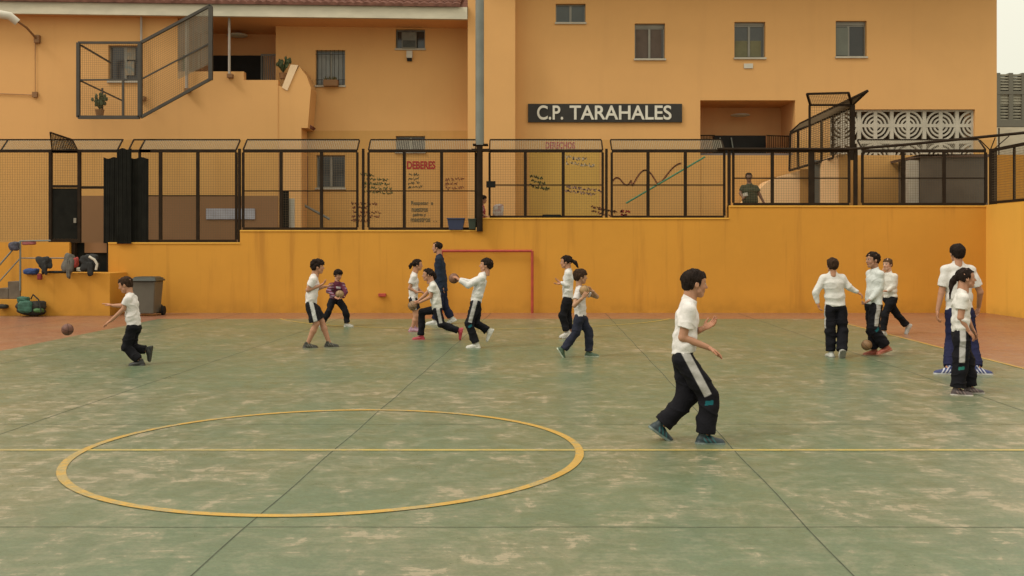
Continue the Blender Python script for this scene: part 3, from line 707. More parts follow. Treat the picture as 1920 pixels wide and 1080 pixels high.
def scrib(u0, v0, wds, hgt, seed, slope=0):
    r = random.Random(seed); ps = []
    for i, wd in enumerate(wds):
        u = u0 + r.uniform(-1, 1) * 2; v = v0 + i * hgt
        while u < u0 + wd:
            p = []; n = r.randint(6, 14)
            for k in range(n): p.append((u, v + slope * (u - u0) + r.uniform(-.36, .36) * hgt)); u += r.uniform(.5, 1.2)
            ps.append(p); u += r.uniform(1, 2.2)
    return ps
strokes('painted_lines', scrib(677, 327, [20, 44, 52, 55, 58], 8, 3, .05), ZM, .010, M_gol, 'block of olive handwriting left of the DEBERES column')
strokes('painted_lines', scrib(660, 381, [42, 22, 55, 48, 35], 8, 4, .02), ZM, .009, M_gbrown, 'block of reddish handwriting under the olive handwriting')
strokes('painted_lines', scrib(834, 337, [34, 18, 26], 8, 5, -.05), ZM, .008, M_gbrown, 'faint red handwriting just left of the pole')
strokes('painted_lines', scrib(766, 328, [17, 12, 20, 22], 8, 6, -.1), ZM, .007, M_gdark, 'faint grey handwriting under the red DEBERES')
strokes('painted_lines', scrib(995, 330, [22, 26, 28], 9, 7, .2), ZR, .014, M_gol, 'olive scribble behind the panel right of the pole')
strokes('painted_lines', scrib(1062, 295, [30, 44], 10, 8, .1), ZR, .011, M_gwhite, 'pale handwriting high behind the panel right of the pole')
strokes('painted_lines', scrib(1062, 350, [60, 50], 8, 9, .12), ZR, .011, mat('paint_mauve', (.33, .2, .17), .8), 'mauve handwriting low behind the panel right of the pole')
strokes('painted_lines', scrib(1108, 388, [48, 40], 8, 10, .2), ZR, .012, M_gbrown, 'brown scribble at the foot of the dark fence post')
strokes('painted_wave', [[(1148 + i * 2.2, 340 - 7 * math.sin(i / 2.6) - (0 if i < 14 else 12 * math.sin((i - 14) / 12))) for i in range(0, 17)] + [(1186 + i * 2, 348 - 29 * math.sin(i * math.pi / 24)) for i in range(24)] + [(1243 + i * 2, 338 - 32 * math.sin(i * math.pi / 2 / 18)) for i in range(18)]], ZR, .021, M_gbrown, 'wavy reddish line painted left of the green diagonal')
mb = MB(); mb.tube([W(1174, 381, 27.6), W(1322, 294, 27.6)], .024, 8)
tag(mb.build('diagonal_rail', M_ggreen, smooth=True), 'green diagonal rail behind the fence below the passage', 'rail')
strokes('painted_lines', scrib(1164, 396, [14, 8], 7, 13), ZR, .014, M_gred, 'small red mark below the green diagonal rail')
mb = MB(); wpx(mb, 992, 1124, 286, 409, ZR - .003, .003)
tag(mb.build('wall_painting', stucco('panel_yellow', (.55, .33, .075), .15, None, .15)), 'faded mustard panel painted on the wall right of the pole', 'mural')

# ------------------------------------------------------------------ upper-left cage, poles, lamp
def mesh_quad(mb, p, n, m_, r=.01):
    p = [Vector(x) for x in p]
    for i in range(1, n): s = i / n; mb.bar(p[0].lerp(p[1], s), p[3].lerp(p[2], s), r)
    for i in range(1, m_): s = i / m_; mb.bar(p[0].lerp(p[3], s), p[1].lerp(p[2], s), r)
Zc = 26.4
cg = thing('stair_cage', 'dark framed mesh cage climbing the upper left wall', 'cage', W(262, 222, Zc))
mb = MB(); A = [W(147, 80, Zc), W(262, 80, Zc), W(262, 220, Zc), W(147, 220, Zc)]
for i in range(4): mb.bar(A[i], A[(i + 1) % 4], .085 if i != 0 else .06)
mb.bar(W(147, 150, Zc), W(262, 149, Zc), .04); mb.bar(W(231, 150, Zc), W(231, 220, Zc), .05)
B = [W(264, 80, Zc), W(395, 10, Zc), W(395, 148, Zc), W(264, 220, Zc)]
for i in range(4): mb.bar(B[i], B[(i + 1) % 4], .07)
mb.bar(W(266, 148, Zc), W(395, 80, Zc), .035); mb.bar(W(395, 12, Zc), W(395, 150, Zc), .10)
mb.bar(W(152, 85, Zc), W(208, 118, Zc + .9), .04); mb.bar(W(152, 152, Zc), W(232, 190, Zc + .9), .035); mb.bar(W(192, 165, Zc + .4), W(192, 218, Zc + .4), .04)
mb.build('frame', mat('cage_paint', (.055, .045, .032), .6, noise=.3), cg)
mb = MB(); mesh_quad(mb, A, 30, 34, .0035); mesh_quad(mb, B, 36, 34, .0035); mb.build('wire_mesh', M_wire, cg, fix=False)
mb = MB(); mesh_quad(mb, [W(333, 45, Zc + .02), W(393, 14, Zc + .02), W(393, 120, Zc + .02), W(333, 150, Zc + .02)], 26, 30, .012); mb.build('shade_net', M_wirel, cg, fix=False)
for (u, vb, r, lab) in ((265, 187, .03, 'thin pinkish pole beside the stair cage, leftmost of the three'), (350, 172, .045, 'pale pole behind the sloped cage panel, middle of the three'), (430, 145, .035, 'pale pole in front of the balcony, rightmost of the three')):
    p = thing('flagpole', lab, 'pole', W(u, vb, ZB - .1), 'poles on the left balcony')
    mb = MB(); mb.tube([W(u, vb, ZB - .12), W(u, -40, ZB - .12)], r, 10); mb.build('shaft', mat('pole_pale', (.42, .36, .30), .5, noise=.2), p, smooth=True)
    mb = MB(); wpx(mb, u - 5, u + 5, vb - 7, vb, ZB - .17, .17); mb.build('bracket', M_brown, p)
lp = thing('wall_lamp', 'curved white street lamp on a bracket at the upper left corner', 'lamp', W(66, 75, ZB))
mb = MB(); mb.tube([W(68, 72, ZB - .1), W(50, 52, ZB - .5), W(33, 40, ZB - 1)], .03, 8); mb.build('arm', M_brown, lp, smooth=True)
mb = MB(); mb.tube([W(33, 42, ZB - 1), W(18, 30, ZB - 1.1), W(0, 27, ZB - 1.2), W(-30, 30, ZB - 1.3)], .10, 12, .12); mb.build('head', M_whitep, lp, smooth=True)
mb = MB(); wpx(mb, 63, 73, 65, 80, ZB - .12, .115); mb.build('bracket', M_brown, lp, bevel=.01)
mb = MB(); mb.tube([W(66, 80, ZB - .03), W(66, 178, ZB - .03), W(-60, 173, ZB - .03)], .014, 6); mb.build('conduit', mat('conduit', (.40, .21, .09), .7), lp)
mb = MB(); wpx(mb, 60, 69, 172, 182, ZB - .07, .065); mb.build('junction', M_brown, lp)
# balcony clutter
mb = MB(); wpx(mb, 343, 352, 103, 133, ZB + .35, .05); tag(mb.build('green_cloth', mat('cloth_green', (.07, .14, .07), .8, noise=.3, nscale=10)), 'green cloth hanging behind the sloped cage panel', 'cloth')
mb = MB(); wpx(mb, 440, 457, 136, 150, ZB + .1, .1); tag(mb.build('teal_tub', mat('tub_teal', (.14, .25, .18), .6, noise=.3, nscale=8), bevel=.02), 'small teal tub on the balcony parapet', 'tub')
mb = MB(); wpx(mb, 233, 254, 90, 112, ZB + .12, .004); wpx(mb, 234, 252, 115, 141, ZB + .11, .004); tag(mb.build('window_poster', mat('poster', (.32, .22, .12), .7, noise=.5, nscale=9, col2=(.12, .16, .16))), 'faded posters stuck in the upper left window', 'poster')
def cactus(u, v, Z, h, seed, label):
    t = thing('potted_plant', label, 'plant', W(u, v, Z)); r = random.Random(seed)
    b = Vector(W(u, v, Z)); mb = MB(); mb.tube([b, b + Vector((0, 0, .16))], .09, 12, .12); mb.build('pot', M_brown, t, smooth=True)
    mb = MB(); b += Vector((0, 0, .15))
    for i in range(26):
        a = r.uniform(0, 6.28); l = h * r.uniform(.35, 1); t_ = r.uniform(.15, .75)
        d = Vector((math.cos(a) * t_, math.sin(a) * t_, 1)).normalized(); e = b + d * l
        pr = d.cross(Vector((0, 0, 1))).normalized() * h * .07
        m1 = b.lerp(e, .5) + Vector((0, 0, .02)); n = len(mb.v); mb.v += [tuple(b), tuple(m1 + pr), tuple(e), tuple(m1 - pr)]; mb.f.append((n, n + 1, n + 2, n + 3))
        mb.ball(tuple(b.lerp(e, .8)), h * .07, (1, .5, 1.5), 6, 4)
    mb.build('leaves', mat('leaf_green', (.075, .10, .035), .7, noise=.5, nscale=14), t)
cactus(531, 148, ZB + .35, .55, 2, 'bushy potted plant beside the pale sloped slab')
cactus(187, 217, Zc + .3, .55, 8, 'spiky potted plant inside the upper left cage')

# ------------------------------------------------------------------ right stair cage, stair walls, shed
sc = thing('stair_parapet', 'stepped peach stair wall behind the fence under the cage', 'wall', W(1500, 400, 26.5))
Zq = 26.3; M_stair_lit = stucco('stair_peach_lit', (.80, .50, .25), .1, None, .1); M_stair_shade = stucco('stair_peach_shade', (.40, .21, .06), .1, None, .1)  # lit and shaded tones of one stair wall, put into its colours
mb = MB(); mb.prism([W(1375, 400, Zq + .9), W(1502, 400, Zq + .9), W(1515, 400, Zq + .9), W(1515, 316, Zq + .9), W(1468, 329, Zq + .9), W(1440, 340, Zq + .9)], (0, 1, 0), 0, .7); mb.build('lower_flight', M_stair_lit, sc)
mb = MB(); mb.prism([W(1544, 400, Zq), W(1590, 400, Zq), W(1590, 289, Zq), W(1573, 289, Zq), W(1544, 302, Zq)], (0, 1, 0), 0, .9); mb.build('upper_flight', M_stair_lit, sc)
mb = MB(); wpx(mb, 1573.5, 1592, 289, 400, Zq - .03, .025); mb.build('shade_plate', M_stair_shade, sc); mb = MB(); wpx(mb, 1500, 1516, 317, 400, Zq + .87, .025); mb.build('shade_plate', M_stair_shade, sc)  # thin dark plates on the front paint the shaded sides of the blocks
mb = MB(); wpx(mb, 1592, 1720, 294, 400, Zq + .8, .2); mb.build('back_wall', M_low, sc)
gc = thing('gate_cage', 'dark mesh cage with flared top over the right-hand stair', 'cage', W(1560, 300, Zq))
mb = MB(); Za = 25.9; Zb2 = 27.2
fr = [(W(1518, 197, Za), W(1518, 300, Za)), (W(1598, 197, Za), W(1598, 300, Za)), (W(1518, 197, Za), W(1598, 197, Za)),
      (W(1513, 176, Za - .3), W(1591, 174, Za - .3)), (W(1513, 176, Za - .3), W(1519, 196, Za)), (W(1591, 174, Za - .3), W(1597, 196, Za)),
      (W(1598, 197, Za), W(1627, 170, Za - .5)), (W(1627, 170, Za - .5), W(1500, 232, Zb2)), (W(1500, 232, Zb2), W(1482, 248, Zb2)), (W(1482, 250, Zb2), W(1598, 202, Za + .1)),
      (W(1482, 250, Zb2), W(1480, 320, Zb2)), (W(1496, 246, Zb2 - .2), W(1497, 318, Zb2 - .2)), (W(1540, 228, Za + .6), W(1540, 306, Za + .6)), (W(1562, 218, Za + .3), W(1562, 296, Za + .3)), (W(1480, 320, Zb2), W(1562, 296, Za + .3))]
for i, (a, b) in enumerate(fr): mb.bar(a, b, .11 if i == 1 else .05)
mb.build('frame', M_iron, gc)
mb = MB(); mesh_quad(mb, [W(1518, 197, Za), W(1598, 197, Za), W(1598, 285, Za), W(1518, 285, Za)], 18, 18, .006); mesh_quad(mb, [W(1513, 176, Za - .3), W(1591, 174, Za - .3), W(1597, 196, Za), W(1519, 196, Za)], 24, 8, .007)
mesh_quad(mb, [W(1598, 199, Za), W(1627, 170, Za - .5), W(1500, 232, Zb2), W(1482, 250, Zb2)], 12, 60, .010)
mesh_quad(mb, [W(1482, 250, Zb2), W(1598, 202, Za + .1), W(1598, 290, Za + .1), W(1480, 320, Zb2)], 26, 20, .009); mb.build('wire_mesh', M_wire, gc, fix=False)
mb = MB(); wpx(mb, 1524, 1545, 300, 389, Zq + .3, .2); tag(mb.build('grey_pillar', mat('pillar_grey', (.10, .10, .085), .7, noise=.3), bevel=.02), 'grey-green pillar just right of the broad gate post', 'pillar')
sh = thing('storage_shed', 'grey-brown metal shed behind the fence in the right corner', 'shed', W(1790, 400, 25.9))
Zd = 25.6
mb = MB(); mb.box(WX(1727, Zd), WX(1852, Zd), Zd, Zd + 1.6, 1.55, WZ(293, Zd))
for i in range(0): mb.box(WX(1733 + i * 8.6, Zd), WX(1736 + i * 8.6, Zd), Zd - .02, Zd - .001, 1.6, WZ(299, Zd))
mb.build('body', mat('shed_grey', (.115, .09, .065), .55, noise=.3, nscale=2), sh)
mb = MB(); mb.prism([W(1705, 294, Zd + .2), W(1728, 289, Zd - .05), W(1856, 289, Zd - .05), W(1856, 294, Zd - .05), W(1728, 294, Zd - .05), W(1706, 299, Zd + .2)], (0, 1, 0), 0, 1.4); mb.build('roof', mat('shed_roof', (.10, .055, .035), .8), sh)
mb = MB(); mb.box(WX(1707, Zd), WX(1726, Zd), Zd + .1, Zd + .3, 1.6, WZ(300, Zd)); mb.build('side_panel', M_sill, sh)
# louvred building to the right
lv = thing('louvred_building', 'grey slatted building beyond the right corner of the school', 'building', W(1960, 300, 40))
Zv = 40
mb = MB()
for i in range(11): v = 139 + i * 5.3; mb.box(WX(1850, Zv), WX(2100, Zv), Zv, Zv + .25, WZ(v + 3.0, Zv), WZ(v, Zv)) if i != 6 else None
for i in range(9): v = 178 + i * 5.6; mb.box(WX(1850, Zv), WX(2100, Zv), Zv + .03, Zv + .27, WZ(v + 3.2, Zv), WZ(v, Zv))
mb.build('louvres', mat('louvre', (.30, .28, .21), .6, noise=.2), lv)
mb = MB()
for u in (1867, 1891, 1915, 1940, 1965): mb.box(WX(u, Zv), WX(u, Zv) + .16, Zv - .05, Zv + .32, WZ(236, Zv), WZ(137, Zv))
mb.box(WX(1850, Zv), WX(2100, Zv), Zv - .1, Zv + .5, WZ(238, Zv), WZ(225, Zv)); mb.box(WX(1850, Zv), WX(2100, Zv), Zv - .06, Zv + .4, WZ(177, Zv), WZ(171, Zv)); mb.build('frame', mat('louvre_frame', (.13, .12, .09), .6), lv)
mb = MB(); mb.box(WX(1850, Zv), WX(2100, Zv), Zv + 1.2, Zv + 4, 0, WZ(140, Zv)); mb.build('wall', mat('far_wall', (.17, .16, .12), .8), lv)
mb = MB(); mb.box(WX(1862, 34), WX(2100, 34), 34, 34.2, 0, WZ(238.5, 34)); tag(mb.build('white_wall', M_cream), 'cream wall seen between the school corner and the right edge', 'wall')
mb = MB(); mb.box(WX(1866, 29.5), WX(2050, 29.5), 29.5, 29.8, 0, WZ(290, 29.5)); tag(mb.build('yellow_back_wall', M_yel), 'mustard wall behind the side fence at the right edge', 'wall')
mb = MB(); mb.tube([W(1873, 290, 29), W(1873, 240, 29)], .02, 6); tag(mb.build('thin_post', M_iron), 'thin dark post at the school corner beside the sky', 'post')

# ------------------------------------------------------------------ bin, bags, clothes, tubs
wb = thing('wheelie_bin', 'grey wheeled rubbish bin against the yellow wall', 'bin', (WX(276, 23.9), 23.9, 0))
X = WX(277, 23.9); zt = WZ(527, 23.9)
mb = MB(); k = .0126
def frustum(mb, cx, cy, z0, z1, w0, w1, d0, d1):
    n = len(mb.v)
    for z, w_, d_ in ((z0, w0, d0), (z1, w1, d1)): mb.v += [(cx - w_, cy - d_, z), (cx + w_, cy - d_, z), (cx + w_, cy + d_, z), (cx - w_, cy + d_, z)]
    mb.f += [tuple(n + i for i in q) for q in ((0, 3, 2, 1), (4, 5, 6, 7), (0, 1, 5, 4), (1, 2, 6, 5), (2, 3, 7, 6), (3, 0, 4, 7))]
frustum(mb, X, 23.9, .06, zt, .22, .27, .24, .30); M_bin = mat('bin_grey', (.115, .105, .082), .5, noise=.2, nscale=4, bump=.1); mb.build('body', M_bin, wb, bevel=.02)
M_lid = mat('lid', (.05, .055, .045), .45, noise=.3)
mb = MB(); frustum(mb, X, 23.88, zt + .001, zt + .05, .315, .31, .34, .33); frustum(mb, X, 23.9, zt + .051, zt + .11, .29, .23, .3, .2); mb.build('lid', M_lid, wb, bevel=.02)
mb = MB(); mb.tube([(X - .25, 24.24, zt + .06), (X + .25, 24.24, zt + .06)], .018, 8); mb.build('handle', M_lid, wb)
for sx in (-1, 1):
    mb = MB(); mb.tube([(X + sx * .27, 24.1, .11), (X + sx * .33, 24.1, .11)], .11, 18); mb.build('wheel', M_black, wb, smooth=False)

def blob(name, c, size, seed, m, parent=None, amp=.25, flat=True, label=None, n=30, mrows=20):
    """soft cloth/bag body: rounded box with creases"""
    r = random.Random(seed); ws = [(Vector((r.gauss(0, 1), r.gauss(0, 1), r.gauss(0, 1))) * r.uniform(2, 5), r.uniform(0, 6)) for _ in range(7)]
    mb = MB(); k0 = 0
    for i in range(mrows + 1):
        th = math.pi * i / mrows
        for j in range(n):
            ph = 2 * math.pi * j / n
            d = Vector((math.sin(th) * math.cos(ph), math.sin(th) * math.sin(ph), math.cos(th)))
            p = 4; q = (abs(d.x) ** p + abs(d.y) ** p + abs(d.z) ** p) ** (-1 / p)
            e = 1 + amp * sum(math.sin(w_.dot(d) + f_) for w_, f_ in ws) / 7
            v = d * q * e
            mb.v.append((c[0] + v.x * size[0], c[1] + v.y * size[1], max(c[2] + v.z * size[2], (.03 if flat else -9))))
    for i in range(mrows):
        for j in range(n):
            j2 = (j + 1) % n; mb.f.append((i * n + j, (i + 1) * n + j, (i + 1) * n + j2, i * n + j2))
    return mb.build(name, m, parent, smooth=True, label=label)
Zg = 23.55
bp = thing('backpack', 'dark backpack with teal panels slumped at the foot of the ledge wall', 'backpack', (WX(58, Zg), Zg, 0))
c = W(58, 580, Zg)
M_bpd = mat('bag_dark', (.022, .021, .016), .8, noise=.4, nscale=12); M_bpt = mat('bag_teal', (.035, .12, .08), .7, noise=.35, nscale=12)
blob('body', (c[0], Zg, .20), (.32, .18, .17), 1, M_bpd, bp)
blob('front_pocket', (c[0] - .05, Zg - .17, .24), (.16, .09, .13), 2, M_bpt, bp)
blob('top_pocket', (c[0] - .13, Zg - .08, .40), (.13, .1, .07), 3, M_bpt, bp)
blob('side_pocket', (c[0] + .24, Zg - .12, .15), (.09, .1, .05), 4, mat('bag_green', (.05, .13, .04), .7), bp)
mb = MB(); mb.tube([(c[0] + .05, Zg - .1, .42), (c[0] + .12, Zg - .15, .52), (c[0] + .25, Zg - .15, .40), (c[0] + .33, Zg - .2, .12)], .018, 6); mb.build('strap', M_bpd, bp)
o = blob('dark_bag', W(299, 578, 24.3)[:2] + (.13,), (.07, .1, .13), 9, M_bpd); tag(o, 'small dark bag on the ground right of the grey bin', 'bag')
o = blob('folded_clothes', W(5, 576, ZL - .1)[:2] + (WZ(574, ZL),), (.12, .1, .05), 19, M_bpd, flat=False); tag(o, 'dark bundle on the lowest ledge at the left edge', 'clothing')
def jacket(u, v0, v1, hw, seed, m, label, Z=ZL - .1, tail=0, m2=None):
    t = thing('jacket', label, 'jacket', W(u, v1, Z), 'jackets hung over the ledge wall and rail')
    zc = (WZ(v0, Z) + WZ(v1, Z)) / 2; hh = (WZ(v0, Z) - WZ(v1, Z)) / 2
    x = WX(u, Z)
    blob('body', (x, Z, zc + hh * .3), (hw, .07, hh * .75), seed, m, t, .5, False)
    blob('sleeve', (x + hw * (.2 if tail >= 0 else -.3), Z - .05, zc - hh * .3), (hw * .35, .05, hh * .8), seed + 1, m2 or m, t, .4, False)
    return t
M_jb = mat('jacket_black', (.018, .018, .017), .8, noise=.4, nscale=12)
jacket(83, 481, 512, .17, 21, M_jb, 'black jacket with red cuff draped leftmost on the ledge', m2=M_jb)
mb = MB(); mb.box(WX(76, ZL), WX(84, ZL), ZL - .19, ZL - .1, WZ(524, ZL), WZ(513, ZL)); tag(mb.build('red_cuff', mat('cuff_red', (.20, .02, .02), .8), bevel=.02), 'dark red cloth end hanging below the leftmost black jacket', 'cloth')
jacket(128, 478, 519, .12, 31, mat('jacket_grey', (.14, .13, .11), .8, noise=.4, nscale=14), 'grey jacket hanging in the middle of the ledge')
jacket(168, 480, 514, .2, 41, M_jb, 'black jacket with a pale stripe nearest the grey bin', tail=1)
mb = MB(); mb.tube([W(167, 481, ZL - .22), W(177, 487, ZL - .22), W(182, 495, ZL - .2), W(180, 506, ZL - .2)], .03, 8); tag(mb.build('pale_scarf', M_whitep, smooth=True), 'pale curved strip lying over the rightmost black jacket', 'cloth')
o = blob('blue_cloth', W(59, 509, ZL - .02), (.15, .12, .07), 51, mat('cloth_blue', (.03, .07, .22), .8, noise=.3, nscale=12), flat=False); tag(o, 'blue bundle at the left end of the ledge', 'clothing')
o = blob('red_cloth', W(141, 492, ZL - .02), (.06, .09, .11), 52, mat('cloth_redy', (.42, .06, .05), .8, noise=.3, nscale=12), flat=False); tag(o, 'red garment beside the grey jacket', 'clothing')
o = blob('dark_cloth', W(108, 510, ZL + .1), (.25, .12, .03), 53, M_bpd, flat=False); tag(o, 'flat dark garment between the black and grey jackets', 'clothing')
o = blob('pale_cloth', W(152, 505, ZL - .02), (.08, .1, .05), 54, mat('cloth_paleb', (.35, .33, .25), .8), flat=False); tag(o, 'pale crumpled garment left of the rightmost jacket', 'clothing')
o = blob('pink_cloth', W(55, 455, ZL + .05), (.15, .06, .05), 55, mat('cloth_pink', (.30, .09, .09), .8), flat=False); tag(o, 'pinkish garment draped on the top rail', 'clothing')
o = blob('striped_cloth', W(27, 462, ZL - .03), (.11, .08, .1), 56, mat('cloth_bw', (.10, .10, .14), .8, noise=.8, nscale=14), flat=False); tag(o, 'blue-grey garment on the sloping handrail', 'clothing')
def tub(u0, u1, v0, v1, m, label):
    t = thing('plastic_tub', label, 'tub', W((u0 + u1) / 2, v1, ZW + .1), None)
    Z = ZW + .02; cx = WX((u0 + u1) / 2, Z); hw = (WX(u1, Z) - WX(u0, Z)) / 2
    mb = MB(); frustum(mb, cx, Z + .02, WZ(v1, Z), WZ(v0 + 2, Z), hw * .8, hw, .1, .14); mb.build('body', m, t, bevel=.01)
    mb = MB(); frustum(mb, cx, Z + .02, WZ(v0 + 2, Z) + .001, WZ(v0, Z), hw * 1.06, hw * 1.06, .16, .16); mb.build('rim', m, t, bevel=.006)
tub(839, 871, 409, 431, mat('tub_blue', (.03, .04, .09), .5), 'dark blue tub on the wall top left of the pole')
tub(878, 893, 410, 430, mat('tub_green', (.035, .05, .035), .5), 'dark green tub squeezed between blue tub and pole')
mb = MB(); wpx(mb, 1017, 1052, 402, 409, ZF - .08, .05); tag(mb.build('dark_bag', M_tarp, bevel=.02), 'flat dark bundle lying at the foot of the fence right of the pole', 'bag')
o = blob('white_bag', W(934, 396, ZF + .25), (.13, .1, .17), 61, mat('bag_white', (.55, .52, .46), .7, noise=.4, nscale=10, col2=(.3, .12, .1)), flat=False); tag(o, 'white bag with red print behind the fence right of the pole', 'bag')

# ------------------------------------------------------------------ balls
def ball(u, v, Z, r, col, label, seam=True):
    c = W(u, v, Z); t = thing('basketball', label, 'ball', c, 'small basketballs in play')
    mb = MB(); mb.ball(c, r, (1, 1, 1), 28, 18); mb.build('shell', mat('ball_%02d%02d' % (int(col[0] * 99), int(col[1] * 99)), col, .6, noise=.25, nscale=25, bump=.3, bscale=300), t, smooth=True)
    mb = MB(); cc = Vector(c); rr = random.Random(u)
    for ax in (Vector((1, .2, .3)), Vector((.1, 1, .2)), Vector((.2, -.3, 1))):
        ax = (ax + Vector((rr.uniform(-.5, .5), rr.uniform(-.5, .5), rr.uniform(-.5, .5)))).normalized(); a = ax.orthogonal().normalized(); b = ax.cross(a)
        mb.tube([cc + (a * math.cos(x) + b * math.sin(x)) * r for x in np.linspace(0, 2 * math.pi, 33)], r * .028, 5)
    mb.build('seam', M_black, t, smooth=True)
    return t
ball(126.5, 618, 14.2, .081, (.16, .06, .04), 'brown ball bouncing in front of the running boy at far left')
ball(637, 552.5, 20.45, .088, (.32, .20, .09), 'tan ball held by the child in the maroon sweater')
ball(773.5, 573, 17.5, .080, (.28, .17, .09), 'tan ball held low by the lunging girl')
ball(851, 522, 16.3, .083, (.20, .085, .045), 'brown ball caught by the boy in front of the goal')
ball(1096, 545, 14.65, .075, (.34, .20, .08), 'yellowish ball held at the chest by the boy right of the goal')
ball(1625, 647, 15.0, .078, (.26, .14, .06), 'brown ball at the feet of the boy in orange shoes')
# ------------------------------------------------------------------ people: smooth-union fields meshed by surface nets
def V(*a): return np.array(a, dtype=np.float64)
def nrm(a): return a / (np.linalg.norm(a) + 1e-12)
class Field:
    BIG = .07
    def __init__(s, lo, hi, h):
        s.lo = np.array(lo, float); s.h = h; s.n = np.ceil((np.array(hi) - s.lo) / h).astype(int) + 1
        s.ax = [(s.lo[i] + h * np.arange(s.n[i])).astype(np.float32) for i in range(3)]
        s.f = np.full(s.n, s.BIG, np.float32)
    def reg(s, lo, hi):
        sl = []
        for i in range(3):
            a = int(np.clip((lo[i] - s.lo[i]) / s.h, 0, s.n[i])); b = int(np.clip((hi[i] - s.lo[i]) / s.h + 2, 0, s.n[i])); sl.append(slice(a, b))
        return tuple(sl), s.ax[0][sl[0]][:, None, None], s.ax[1][sl[1]][None, :, None], s.ax[2][sl[2]][None, None, :]
    def put(s, sl, d, k, sub=False):
        g = s.f[sl]
        if sub: d = -d; h = np.maximum(k - np.abs(g - d), 0) / k; s.f[sl] = np.maximum(g, d) + h * h * k * .25
        else: h = np.maximum(k - np.abs(g - d), 0) / k; s.f[sl] = np.minimum(g, d) - h * h * k * .25
    def cone(s, a, b, ra, rb, k=.02, lat=None, ls=1., sub=False):
        a = np.array(a, float); b = np.array(b, float); R = max(ra, rb) * max(ls, 1) + .06
        sl, x, y, z = s.reg(np.minimum(a, b) - R, np.maximum(a, b) + R)
        if s.f[sl].size == 0: return
        px, py, pz = x - a[0], y - a[1], z - a[2]; ab = b - a
        if lat is not None and ls != 1:
            q = 1 - 1 / ls; dl = (px * lat[0] + py * lat[1] + pz * lat[2]) * q
            px = px - dl * lat[0]; py = py - dl * lat[1]; pz = pz - dl * lat[2]; ab = ab - np.dot(ab, lat) * q * lat
        t = np.clip((px * ab[0] + py * ab[1] + pz * ab[2]) / (np.dot(ab, ab) + 1e-9), 0, 1)
        d = np.sqrt((px - t * ab[0]) ** 2 + (py - t * ab[1]) ** 2 + (pz - t * ab[2]) ** 2) - (ra + (rb - ra) * t)
        s.put(sl, d.astype(np.float32), k, sub)
    def ell(s, c, r, ax=None, k=.02, sub=False):
        ax = np.eye(3) if ax is None else ax; R = max(r) + .05
        sl, x, y, z = s.reg(c - R, c + R)
        if s.f[sl].size == 0: return
        px, py, pz = x - c[0], y - c[1], z - c[2]; q = 0; q2 = 0
        for i in range(3):
            e = (px * ax[i][0] + py * ax[i][1] + pz * ax[i][2]); q = q + (e / r[i]) ** 2; q2 = q2 + (e / r[i] ** 2) ** 2
        k0 = np.sqrt(q); k1 = np.sqrt(q2) + 1e-6
        s.put(sl, (k0 * (k0 - 1) / k1).astype(np.float32), k, sub)
    def cut(s, p, n):                       # remove the half space in direction n beyond p
        d = (s.ax[0][:, None, None] - p[0]) * n[0] + (s.ax[1][None, :, None] - p[1]) * n[1] + (s.ax[2][None, None, :] - p[2]) * n[2]
        s.f = np.maximum(s.f, d.astype(np.float32))
    def near(s, tol):
        i = np.argwhere(np.abs(s.f) < tol); return i, s.lo + i * s.h
    def mesh(s):
        f = s.f; f[0] = f[-1] = s.BIG; f[:, 0] = f[:, -1] = s.BIG; f[:, :, 0] = f[:, :, -1] = s.BIG
        g = f < 0; c = np.zeros(np.array(g.shape) - 1, np.int8)
        offs = [(a, b, d) for a in (0, 1) for b in (0, 1) for d in (0, 1)]; nx, ny, nz = c.shape
        for a, b, d in offs: c += g[a:a + nx, b:b + ny, d:d + nz]
        ids = np.argwhere((c > 0) & (c < 8)); idx = np.full(c.shape, -1, np.int32); idx[tuple(ids.T)] = np.arange(len(ids))
        P = np.zeros((len(ids), 3)); cnt = np.zeros(len(ids))
        val = {o: f[ids[:, 0] + o[0], ids[:, 1] + o[1], ids[:, 2] + o[2]] for o in offs}
        for o in offs:
            for ax in range(3):
                if o[ax] == 0:
                    o2 = tuple(o[i] + (i == ax) for i in range(3)); a, b = val[o], val[o2]; m = (a < 0) != (b < 0)
                    t = np.where(m, a / np.where(m, a - b, 1), 0); q = np.array(o, float)[None, :].repeat(len(ids), 0); q[:, ax] += t
                    P[m] += q[m]; cnt[m] += 1
        P = (P / cnt[:, None] + ids) * s.h + s.lo
        faces = []
        for ax in range(3):
            sl0 = [slice(None)] * 3; sl1 = [slice(None)] * 3; sl0[ax] = slice(0, -1); sl1[ax] = slice(1, None)
            a = g[tuple(sl0)]; b = g[tuple(sl1)]; e = np.argwhere(a != b); e = e[(e[:, (ax + 1) % 3] > 0) & (e[:, (ax + 2) % 3] > 0)]
            fl = a[tuple(e.T)]; u = (ax + 1) % 3; v = (ax + 2) % 3
            def at(du, dv):
                q = e.copy(); q[:, u] -= du; q[:, v] -= dv; return idx[np.clip(q[:, 0], 0, nx - 1), np.clip(q[:, 1], 0, ny - 1), np.clip(q[:, 2], 0, nz - 1)]
            Q = np.stack([at(1, 1), at(0, 1), at(0, 0), at(1, 0)], 1); Q[~fl] = Q[~fl][:, ::-1]; faces.append(Q)
        Q = np.concatenate(faces); Q = Q[(Q >= 0).all(1)]
        return P, Q
def wob(P, amp, fr, seed, aniso=(1, 1, 1)):
    r = np.random.RandomState(seed); o = np.zeros(len(P)); Pw = P * np.array(aniso)
    Pw = Pw + .02 * np.sin(Pw[:, [1, 2, 0]] * 23 + r.rand(3) * 6)
    for _ in range(6):
        d = nrm(r.randn(3)) * fr * r.uniform(.5, 1.6); o += np.sin(Pw @ d + r.rand() * 6.3)
    return o * amp / 2.4
